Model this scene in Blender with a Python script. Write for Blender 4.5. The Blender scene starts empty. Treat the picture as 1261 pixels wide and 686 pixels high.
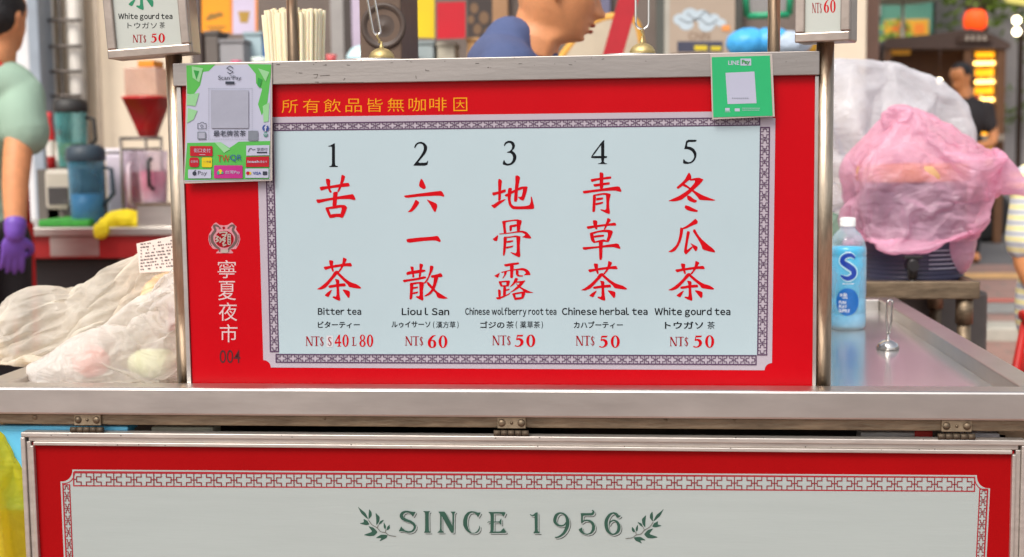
import bpy, bmesh, math, random
from mathutils import Vector, Matrix, noise, geometry
PI = math.pi
R = math.radians
SC = bpy.context.scene
COL = SC.collection

# ------------------------------------------------------------------ camera
F, YAW, PITCH, ROLL = 1636.24, -0.0963, 0.0953, -0.0125      # focal length in photo pixels, angles in radians
CAM = Vector((0.6927, -1.9746, 1.2486))
FW = Vector((math.sin(YAW)*math.cos(PITCH), math.cos(YAW)*math.cos(PITCH), -math.sin(PITCH)))
_r = Vector((math.cos(YAW), -math.sin(YAW), 0)); _u = _r.cross(FW)
RT = math.cos(ROLL)*_r + math.sin(ROLL)*_u
UP = -math.sin(ROLL)*_r + math.cos(ROLL)*_u
cd = bpy.data.cameras.new('camera'); cam = bpy.data.objects.new('camera', cd); COL.objects.link(cam)
cam.matrix_world = Matrix(((RT.x, UP.x, -FW.x, CAM.x), (RT.y, UP.y, -FW.y, CAM.y), (RT.z, UP.z, -FW.z, CAM.z), (0, 0, 0, 1)))
cd.sensor_fit = 'HORIZONTAL'; cd.sensor_width = 36; cd.lens = 36*F/1261
cd.clip_start = 0.05; cd.clip_end = 600
cd.dof.use_dof = True; cd.dof.focus_distance = 1.97; cd.dof.aperture_fstop = 4.6
SC.camera = cam

# ------------------------------------------------------------------ light
SUN_EL, SUN_AZ = R(52), R(205)      # overcast late day, sun behind the photographer
w = bpy.data.worlds.new('World'); SC.world = w; w.use_nodes = True
nt = w.node_tree; bg = nt.nodes['Background']
sky = nt.nodes.new('ShaderNodeTexSky'); sky.sky_type = 'NISHITA'; sky.sun_disc = False
sky.sun_elevation = SUN_EL; sky.sun_rotation = SUN_AZ; sky.dust_density = 4.0; sky.air_density = 1.0; sky.ozone_density = 0.6
hs = nt.nodes.new('ShaderNodeHueSaturation'); hs.inputs['Saturation'].default_value = 0.42
nt.links.new(sky.outputs[0], hs.inputs['Color']); nt.links.new(hs.outputs[0], bg.inputs['Color'])
bg.inputs['Strength'].default_value = 0.15
sl = bpy.data.lights.new('sun', 'SUN'); sl.energy = 1.5; sl.angle = R(25); sl.color = (1.0, 0.95, 0.87)
so = bpy.data.objects.new('sun', sl); COL.objects.link(so)
sd = Vector((math.sin(SUN_AZ)*math.cos(SUN_EL), math.cos(SUN_AZ)*math.cos(SUN_EL), math.sin(SUN_EL)))
so.rotation_euler = sd.to_track_quat('Z', 'Y').to_euler(); so.location = (0, -6, 9)
SC.view_settings.view_transform = 'Standard'; SC.view_settings.look = 'None'; SC.view_settings.gamma = 1
SC.view_settings.exposure = 0.44
SC.cycles.use_denoising = True
SC.cycles.transparent_max_bounces = 24; SC.cycles.max_bounces = 10
SC.cycles.sample_clamp_indirect = 6

# ------------------------------------------------------------------ rays and points
def ray(px, py):
    return (FW*F + RT*(px-630.5) + UP*(343-py)).normalized()
def onP(px, py, P, N):
    d = ray(px, py); t = (Vector(P)-CAM).dot(N)/d.dot(N); return CAM + d*t
YN = Vector((0, 1, 0)); ZN = Vector((0, 0, 1))
def onY(px, py, Y): return onP(px, py, (0, Y, 0), YN)
def onZ(px, py, Z): return onP(px, py, (0, 0, Z), ZN)
def ppm(Y): return F/(Y-CAM.y)        # photo pixels per metre near depth Y

# ------------------------------------------------------------------ materials
def lin(c):
    return tuple(((v/255)/12.92 if v/255 <= 0.04045 else (((v/255)+0.055)/1.055)**2.4) for v in c) + (1,)
MATS = {}
def mat(name, rgb, rough=0.6, metal=0.0, var=0.12, scale=12.0, bump=0.0, bscale=60.0, coat=0.0, trans=0.0, emit=None, estr=1.0, ani=None, spec=0.5, sss=0.0):
    if name in MATS: return MATS[name]
    m = bpy.data.materials.new(name); m.use_nodes = True; n = m.node_tree.nodes; l = m.node_tree.links
    b = n['Principled BSDF']; c = lin(rgb)
    b.inputs['Roughness'].default_value = rough; b.inputs['Metallic'].default_value = metal
    b.inputs['Coat Weight'].default_value = coat; b.inputs['Coat Roughness'].default_value = 0.06
    b.inputs['Transmission Weight'].default_value = trans; b.inputs['Specular IOR Level'].default_value = spec
    if sss: b.inputs['Subsurface Weight'].default_value = sss; b.inputs['Subsurface Radius'].default_value = (0.02, 0.008, 0.004)
    tc = n.new('ShaderNodeTexCoord'); mp = n.new('ShaderNodeMapping'); l.new(tc.outputs['Object'], mp.inputs[0])
    if ani: mp.inputs['Scale'].default_value = ani
    if var:
        t = n.new('ShaderNodeTexNoise'); t.inputs['Scale'].default_value = scale; t.inputs['Detail'].default_value = 6; t.inputs['Roughness'].default_value = 0.65
        l.new(mp.outputs[0], t.inputs['Vector'])
        r = n.new('ShaderNodeValToRGB'); r.color_ramp.elements[0].position = 0.25; r.color_ramp.elements[1].position = 0.75
        r.color_ramp.elements[0].color = tuple(max(0, v*(1-var)) for v in c[:3])+(1,)
        r.color_ramp.elements[1].color = tuple(min(1, v*(1+var)) for v in c[:3])+(1,)
        l.new(t.outputs['Fac'], r.inputs[0]); l.new(r.outputs[0], b.inputs['Base Color'])
        mr = n.new('ShaderNodeMapRange'); mr.inputs['To Min'].default_value = max(0, rough*0.75); mr.inputs['To Max'].default_value = min(1, rough*1.3)
        l.new(t.outputs['Fac'], mr.inputs[0]); l.new(mr.outputs[0], b.inputs['Roughness'])
    else:
        b.inputs['Base Color'].default_value = c
    if bump:
        t2 = n.new('ShaderNodeTexNoise'); t2.inputs['Scale'].default_value = bscale; t2.inputs['Detail'].default_value = 5
        l.new(mp.outputs[0], t2.inputs['Vector']); bp = n.new('ShaderNodeBump'); bp.inputs['Strength'].default_value = bump; bp.inputs['Distance'].default_value = 0.01
        l.new(t2.outputs['Fac'], bp.inputs['Height']); l.new(bp.outputs[0], b.inputs['Normal'])
    if emit:
        b.inputs['Emission Color'].default_value = lin(emit); b.inputs['Emission Strength'].default_value = estr
    MATS[name] = m
    return m
def film(name, rgb, alpha, rough=0.25, bump=0.6, bscale=14, transl=0.5):
    """thin crumpled plastic film: see-through, translucent and shiny"""
    m = bpy.data.materials.new(name); m.use_nodes = True; n = m.node_tree.nodes; l = m.node_tree.links
    for x in list(n): n.remove(x)
    out = n.new('ShaderNodeOutputMaterial')
    pb = n.new('ShaderNodeBsdfPrincipled'); pb.inputs['Roughness'].default_value = rough; pb.inputs['Base Color'].default_value = lin(rgb)
    tl = n.new('ShaderNodeBsdfTranslucent'); tl.inputs['Color'].default_value = lin(rgb)
    tp = n.new('ShaderNodeBsdfTransparent'); tp.inputs['Color'].default_value = tuple(0.5+0.5*v for v in lin(rgb)[:3])+(1,)
    m1 = n.new('ShaderNodeMixShader'); m1.inputs[0].default_value = transl
    m2 = n.new('ShaderNodeMixShader')
    tc = n.new('ShaderNodeTexCoord')
    nz = n.new('ShaderNodeTexNoise'); nz.inputs['Scale'].default_value = 9; nz.inputs['Detail'].default_value = 4; l.new(tc.outputs['Object'], nz.inputs['Vector'])
    mr = n.new('ShaderNodeMapRange'); mr.inputs['From Min'].default_value = .3; mr.inputs['From Max'].default_value = .7
    mr.inputs['To Min'].default_value = max(0.05, alpha-.22); mr.inputs['To Max'].default_value = min(1, alpha+.2)
    l.new(nz.outputs['Fac'], mr.inputs[0])
    lw = n.new('ShaderNodeLayerWeight'); lw.inputs['Blend'].default_value = 0.35
    mx = n.new('ShaderNodeMath'); mx.operation = 'MULTIPLY_ADD'; l.new(lw.outputs['Facing'], mx.inputs[0]); mx.inputs[1].default_value = 0.35; l.new(mr.outputs[0], mx.inputs[2]); mx.use_clamp = True
    # crumple bump: warped ridges
    v = n.new('ShaderNodeTexNoise'); v.inputs['Scale'].default_value = bscale; v.inputs['Detail'].default_value = 3; v.inputs['Distortion'].default_value = 1.6
    mp = n.new('ShaderNodeMapping'); mp.inputs['Rotation'].default_value = (.6, .5, .7); mp.inputs['Scale'].default_value = (1, 1, 2.6); l.new(tc.outputs['Object'], mp.inputs[0]); l.new(mp.outputs[0], v.inputs['Vector'])
    s = n.new('ShaderNodeMath'); s.operation = 'SUBTRACT'; s.inputs[1].default_value = .5; l.new(v.outputs['Fac'], s.inputs[0])
    a = n.new('ShaderNodeMath'); a.operation = 'ABSOLUTE'; l.new(s.outputs[0], a.inputs[0])
    bp = n.new('ShaderNodeBump'); bp.inputs['Strength'].default_value = bump; bp.inputs['Distance'].default_value = 0.05; bp.invert = True; l.new(a.outputs[0], bp.inputs['Height'])
    for x in (pb, tl): l.new(bp.outputs[0], x.inputs['Normal'])
    l.new(pb.outputs[0], m1.inputs[1]); l.new(tl.outputs[0], m1.inputs[2])
    l.new(tp.outputs[0], m2.inputs[1]); l.new(m1.outputs[0], m2.inputs[2]); l.new(mx.outputs[0], m2.inputs[0])
    l.new(m2.outputs[0], out.inputs['Surface']); MATS[name] = m
    return m

STEEL = mat('brushed_steel', (204, 198, 192), 0.36, 1.0, 0.12, 3, 0.02, 60, ani=(1.3, 3, 5))  # broad tone blotches imitate uneven reflections in the steel
STEELT = mat('tray_steel', (214, 210, 206), 0.2, 0.78, 0.06, 7, 0.008, 25)
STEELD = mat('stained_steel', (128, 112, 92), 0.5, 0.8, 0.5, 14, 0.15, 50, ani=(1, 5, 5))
POSTM = mat('post_steel', (186, 168, 146), 0.3, 1.0, 0.3, 22, 0.06, 60, ani=(6, 6, 1))
CHROME = mat('chrome', (215, 210, 205), 0.1, 1.0, 0.08, 30)
ALU = mat('aluminium', (196, 188, 180), 0.42, 0.75, 0.12, 16, 0.04, 60, ani=(1, 6, 6))
BRASS = mat('worn_brass', (186, 164, 112), 0.45, 0.75, 0.35, 40, 0.1, 90)
DARK = mat('dark_void', (26, 23, 21), 0.8, var=.3)

# ------------------------------------------------------------------ mesh builder
class MB:
    def __init__(s): s.bm = bmesh.new(); s.mi = 0
    def face(s, vs):
        try: f = s.bm.faces.new(vs); f.smooth = False; return f
        except ValueError: return None
    def poly(s, pts): return s.face([s.bm.verts.new(p) for p in pts])
    def box(s, lo, hi, bev=0.0, M=None):
        lo = Vector(lo); hi = Vector(hi); t = bmesh.new()
        bmesh.ops.create_cube(t, size=1)
        for v in t.verts: v.co = Vector([lo[i]+(v.co[i]+.5)*(hi[i]-lo[i]) for i in range(3)])
        if bev: bmesh.ops.bevel(t, geom=t.edges[:], offset=bev, segments=2, affect='EDGES', profile=.5)
        s.merge(t, M, smooth=False); return s
    def merge(s, t, M=None, smooth=None):
        mp = {}
        for v in t.verts: mp[v] = s.bm.verts.new(M @ v.co if M else v.co)
        for f in t.faces:
            try:
                g = s.bm.faces.new([mp[v] for v in f.verts]); g.smooth = f.smooth if smooth is None else smooth
            except ValueError: pass
        t.free(); return s
    def tube(s, path, r, n=10, cap=True, closed=False):
        path = [Vector(p) for p in path]; rr = r if isinstance(r, (list, tuple)) else [r]*len(path)
        rings = []; prev = None; m = len(path)
        for i, p in enumerate(path):
            if closed: d = path[(i+1) % m]-path[i-1]
            else: d = path[min(i+1, m-1)]-path[max(i-1, 0)]
            d.normalize()
            if prev is None:
                a = Vector((0, 0, 1)) if abs(d.z) < .9 else Vector((1, 0, 0))
                x = d.cross(a).normalized()
            else: x = (prev - d*prev.dot(d)).normalized()
            prev = x; y = d.cross(x)
            rings.append([s.bm.verts.new(p + (x*math.cos(2*PI*k/n)+y*math.sin(2*PI*k/n))*rr[i]) for k in range(n)])
        for i in range(m if closed else m-1):
            A, B = rings[i], rings[(i+1) % m]
            for k in range(n):
                f = s.face([A[k], A[(k+1) % n], B[(k+1) % n], B[k]])
                if f: f.smooth = True
        if cap and not closed: s.face(rings[0][::-1]); s.face(rings[-1])
        return s
    def lathe(s, prof, c=(0, 0, 0), n=28, axis='Z', M=None):
        t = bmesh.new(); rings = []
        for r, z in prof: rings.append([t.verts.new((max(r, 1e-5)*math.cos(2*PI*k/n), max(r, 1e-5)*math.sin(2*PI*k/n), z)) for k in range(n)])
        for A, B in zip(rings, rings[1:]):
            for k in range(n):
                f = t.faces.new([A[k], A[(k+1) % n], B[(k+1) % n], B[k]]); f.smooth = True
        s.merge(t, Matrix.Translation(c) @ (M if M else Matrix())); return s
    def ell(s, c, r, M=None, sub=3, smooth=True):
        t = bmesh.new(); bmesh.ops.create_icosphere(t, subdivisions=sub, radius=1)
        X = Matrix.Translation(c) @ (M if M else Matrix()) @ Matrix.Diagonal((r[0], r[1], r[2], 1))
        s.merge(t, X, smooth=smooth); return s
    def prism(s, pts, off):
        off = Vector(off); a = [s.bm.verts.new(p) for p in pts]; b = [s.bm.verts.new(Vector(p)+off) for p in pts]
        s.face(a); s.face(b[::-1]); m = len(a)
        for i in range(m): s.face([a[i], b[i], b[(i+1) % m], a[(i+1) % m]])
        return s
    def build(s, name, m, parent=None, norm=True):
        if norm: bmesh.ops.recalc_face_normals(s.bm, faces=s.bm.faces[:])
        if parent is not None:
            q = parent
            while q.parent: q = q.parent
            for v in s.bm.verts: v.co -= q.location
        me = bpy.data.meshes.new(name); s.bm.to_mesh(me); s.bm.free()
        if m: me.materials.append(m)
        o = bpy.data.objects.new(name, me); COL.objects.link(o)
        if parent is not None: o.parent = parent
        return o
def thing(name, label, cat, loc=(0, 0, 0), group=None):
    o = bpy.data.objects.new(name, None); COL.objects.link(o); o.location = loc; o.empty_display_size = .05
    o['label'] = label; o['category'] = cat
    if group: o['group'] = group
    return o
def tag(o, label, cat, group=None):
    o['label'] = label; o['category'] = cat
    if group: o['group'] = group
    return o
def struct(o, kind='structure'): o['kind'] = kind; return o
def box(name, lo, hi, m, parent=None, bev=0.0): return MB().box(lo, hi, bev).build(name, m, parent)
def copy_tree(o, loc):
    c = o.copy(); COL.objects.link(c); c.location = loc
    for ch in list(o.children):
        k = ch.copy(); COL.objects.link(k); k.parent = c
        for g in list(ch.children):
            q = g.copy(); COL.objects.link(q); q.parent = k
    return c
def ev_mesh(bm, mods):
    """run modifiers over a bmesh and give a new bmesh"""
    me = bpy.data.meshes.new('tmp'); bm.to_mesh(me); bm.free()
    o = bpy.data.objects.new('tmp', me); COL.objects.link(o)
    for typ, kw in mods:
        md = o.modifiers.new(typ, typ)
        for k, v in kw.items(): setattr(md, k, v)
    dg = bpy.context.evaluated_depsgraph_get(); m2 = bpy.data.meshes.new_from_object(o.evaluated_get(dg))
    b = bmesh.new(); b.from_mesh(m2)
    bpy.data.objects.remove(o); bpy.data.meshes.remove(m2); bpy.data.meshes.remove(me)
    return b
def vor(p):
    d = noise.voronoi(p)[0]; return d[1]-d[0]
def crumple(bm, amp, freq, seed, stretch=(1, 1, 1), floor=None, fine=.35):
    off = Vector((seed*13.7, seed*7.1, seed*3.3)); bm.normal_update()
    mv = []
    for v in bm.verts:
        p = Vector((v.co.x*stretch[0], v.co.y*stretch[1], v.co.z*stretch[2]))*freq + off
        wv = Vector((noise.noise(p*.6), noise.noise(p*.6+Vector((9, 2, 5))), noise.noise(p*.6+Vector((3, 8, 1)))))*1.1
        d = .55 - vor(p+wv) + fine*(.5-vor((p+wv*.5)*2.6)) + .5*noise.noise(p*.5)
        mv.append((v, v.normal*d*amp))
    for v, d in mv: v.co += d
    if floor is not None:
        for v in bm.verts:
            if v.co.z < floor: v.co.z = floor + (v.co.z-floor)*.02
    for f in bm.faces: f.smooth = True
def blob(shapes, voxel, smooth=2):
    m = MB()
    for sh in shapes: m.ell(*sh)
    return ev_mesh(m.bm, [('REMESH', dict(mode='VOXEL', voxel_size=voxel)), ('SMOOTH', dict(factor=.5, iterations=smooth*3))])
def rot(ax, deg): return Matrix.Rotation(R(deg), 4, ax)
def soft(shapes, voxel, amp, freq, seed, name, m, parent=None, stretch=(1, 1, 1), floor=None, smooth=2, fine=.35):
    b = blob(shapes, voxel, smooth); crumple(b, amp, freq, seed, stretch, floor, fine)
    q = MB(); q.bm.free(); q.bm = b
    return q.build(name, m, parent)
def bezpath(pts, n=6):
    """Catmull-Rom through points of any dimension"""
    P = [tuple(p) for p in pts]; out = []
    for i in range(len(P)-1):
        a, b, c, d = P[max(i-1, 0)], P[i], P[i+1], P[min(i+2, len(P)-1)]
        for k in range(n):
            t = k/n
            out.append(tuple(.5*(2*b[j]+(c[j]-a[j])*t+(2*a[j]-5*b[j]+4*c[j]-d[j])*t*t+(3*b[j]-a[j]-3*c[j]+d[j])*t**3) for j in range(len(b))))
    out.append(P[-1]); return out

# ------------------------------------------------------------------ flat printing on a panel
class Art:
    """flat shapes in photo pixels, laid on a plane in the world (thin ink on a panel)"""
    def __init__(s, P=(0, 0, 0), N=(0, 1, 0), base=.0004, step=.00002):
        s.P = Vector(P); s.N = Vector(N).normalized(); s.m = MB(); s.off = base; s.step = step
    def at(s, x, y): return onP(x, y, s.P-s.N*s.off, s.N)
    def nxt(s):
        s.cnt = getattr(s, 'cnt', 0)+1; s.b0 = getattr(s, 'b0', s.off); s.off = s.b0+(s.cnt % 12)*s.step
    def poly(s, pts):
        pts = [p for i, p in enumerate(pts) if p != pts[i-1]]
        vs = [s.m.bm.verts.new(s.at(*p)) for p in pts]
        tri = geometry.tessellate_polygon([[Vector((p[0], p[1], 0)) for p in pts]])
        for t in tri: s.m.face([vs[i] for i in t])
        s.nxt()
    def rect(s, x0, y0, x1, y1): s.poly([(x0, y0), (x1, y0), (x1, y1), (x0, y1)])
    def rrect(s, x0, y0, x1, y1, r=2):
        pts = []
        for cx, cy, a in ((x1-r, y0+r, -90), (x1-r, y1-r, 0), (x0+r, y1-r, 90), (x0+r, y0+r, 180)):
            for k in range(5): t = R(a+k*22.5); pts.append((cx+r*math.cos(t), cy+r*math.sin(t)))
        s.poly(pts)
    def disc(s, cx, cy, rx, ry=None, n=24):
        ry = ry or rx; s.poly([(cx+rx*math.cos(2*PI*k/n), cy+ry*math.sin(2*PI*k/n)) for k in range(n)])
    def ring(s, cx, cy, ro, ri, n=24):
        A = [s.m.bm.verts.new(s.at(cx+ro[0]*math.cos(2*PI*k/n), cy+ro[1]*math.sin(2*PI*k/n))) for k in range(n)]
        B = [s.m.bm.verts.new(s.at(cx+ri[0]*math.cos(2*PI*k/n), cy+ri[1]*math.sin(2*PI*k/n))) for k in range(n)]
        for k in range(n): s.m.face([A[k], A[(k+1) % n], B[(k+1) % n], B[k]])
        s.nxt()
    def line(s, pts, wd, smooth=0, closed=False):
        """ribbon; each point (x, y) or (x, y, width)"""
        P = [(p[0], p[1], p[2] if len(p) > 2 else wd) for p in pts]
        if smooth: P = bezpath(P, smooth)
        n = len(P); L = []; Rr = []
        for i, (x, y, q) in enumerate(P):
            if closed: a, b = P[i-1], P[(i+1) % n]
            else: a, b = P[max(i-1, 0)], P[min(i+1, n-1)]
            def un(p, r):
                dx, dy = r[0]-p[0], r[1]-p[1]; h = math.hypot(dx, dy) or 1; return dx/h, dy/h
            t1 = un(a, P[i]) if (closed or i > 0) else un(P[i], b); t2 = un(P[i], b) if (closed or i < n-1) else t1
            nx, ny = -(t1[1]+t2[1]), t1[0]+t2[0]; h = math.hypot(nx, ny) or 1; nx /= h; ny /= h
            c = max(.45, nx*(-t1[1])+ny*t1[0]); k = q/2/c
            L.append(s.m.bm.verts.new(s.at(x+nx*k, y+ny*k))); Rr.append(s.m.bm.verts.new(s.at(x-nx*k, y-ny*k)))
        for i in range(n if closed else n-1):
            j = (i+1) % n; s.m.face([L[i], L[j], Rr[j], Rr[i]])
        s.nxt()
    def text(s, body, x0, y0, x1, y1, shear=0.0, bold=0.0):
        c = bpy.data.curves.new('t', 'FONT'); c.body = body; c.resolution_u = 4; c.offset = bold
        o = bpy.data.objects.new('t', c); COL.objects.link(o)
        me = bpy.data.meshes.new_from_object(o.evaluated_get(bpy.context.evaluated_depsgraph_get()))
        xs = [v.co.x for v in me.vertices]; ys = [v.co.y for v in me.vertices]
        ax, bx, ay, by = min(xs), max(xs), min(ys), max(ys)
        vs = [s.m.bm.verts.new(s.at(x0+(v.co.x-ax)/(bx-ax)*(x1-x0), y1-(v.co.y-ay)/max(1e-6, by-ay)*(y1-y0))) for v in me.vertices]
        for p in me.polygons: s.m.face([vs[i] for i in p.vertices])
        bpy.data.objects.remove(o); bpy.data.curves.remove(c); bpy.data.meshes.remove(me); s.nxt()
    def latin(s, body, x0, y0, x1, y1, bold=.022):
        """sans lettering from the full-width Latin of the built-in font, set proportionally"""
        pen = 0; parts = []; cp = bpy.context
        for ch in body:
            if ch == ' ': pen += .26; continue
            c = bpy.data.curves.new('t', 'FONT'); c.body = chr(ord(ch)+0xFEE0); c.resolution_u = 3; c.offset = bold
            o = bpy.data.objects.new('t', c); COL.objects.link(o)
            me = bpy.data.meshes.new_from_object(o.evaluated_get(cp.evaluated_depsgraph_get()))
            xs = [v.co.x for v in me.vertices]; lo, hi = min(xs), max(xs)
            parts.append(([(v.co.x-lo+pen, v.co.y) for v in me.vertices], [tuple(p.vertices) for p in me.polygons])); pen += hi-lo+.085
            bpy.data.objects.remove(o); bpy.data.curves.remove(c); bpy.data.meshes.remove(me)
        ax = pen-.085; ys = [q[1] for v, _ in parts for q in v]; ay, by = min(ys), max(ys)
        for v, fs in parts:
            vs = [s.m.bm.verts.new(s.at(x0+q[0]/ax*(x1-x0), y1-(q[1]-ay)/(by-ay)*(y1-y0))) for q in v]
            for f in fs: s.m.face([vs[i] for i in f])
        s.nxt()
    def build(s, name, m, parent): return s.m.build(name, m, parent)
def chaikin(pts, q=.2):
    out = []
    for i, p in enumerate(pts):
        n = pts[(i+1) % len(pts)]
        out.append((p[0]*(1-q)+n[0]*q, p[1]*(1-q)+n[1]*q)); out.append((p[0]*q+n[0]*(1-q), p[1]*q+n[1]*(1-q)))
    return out
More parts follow.
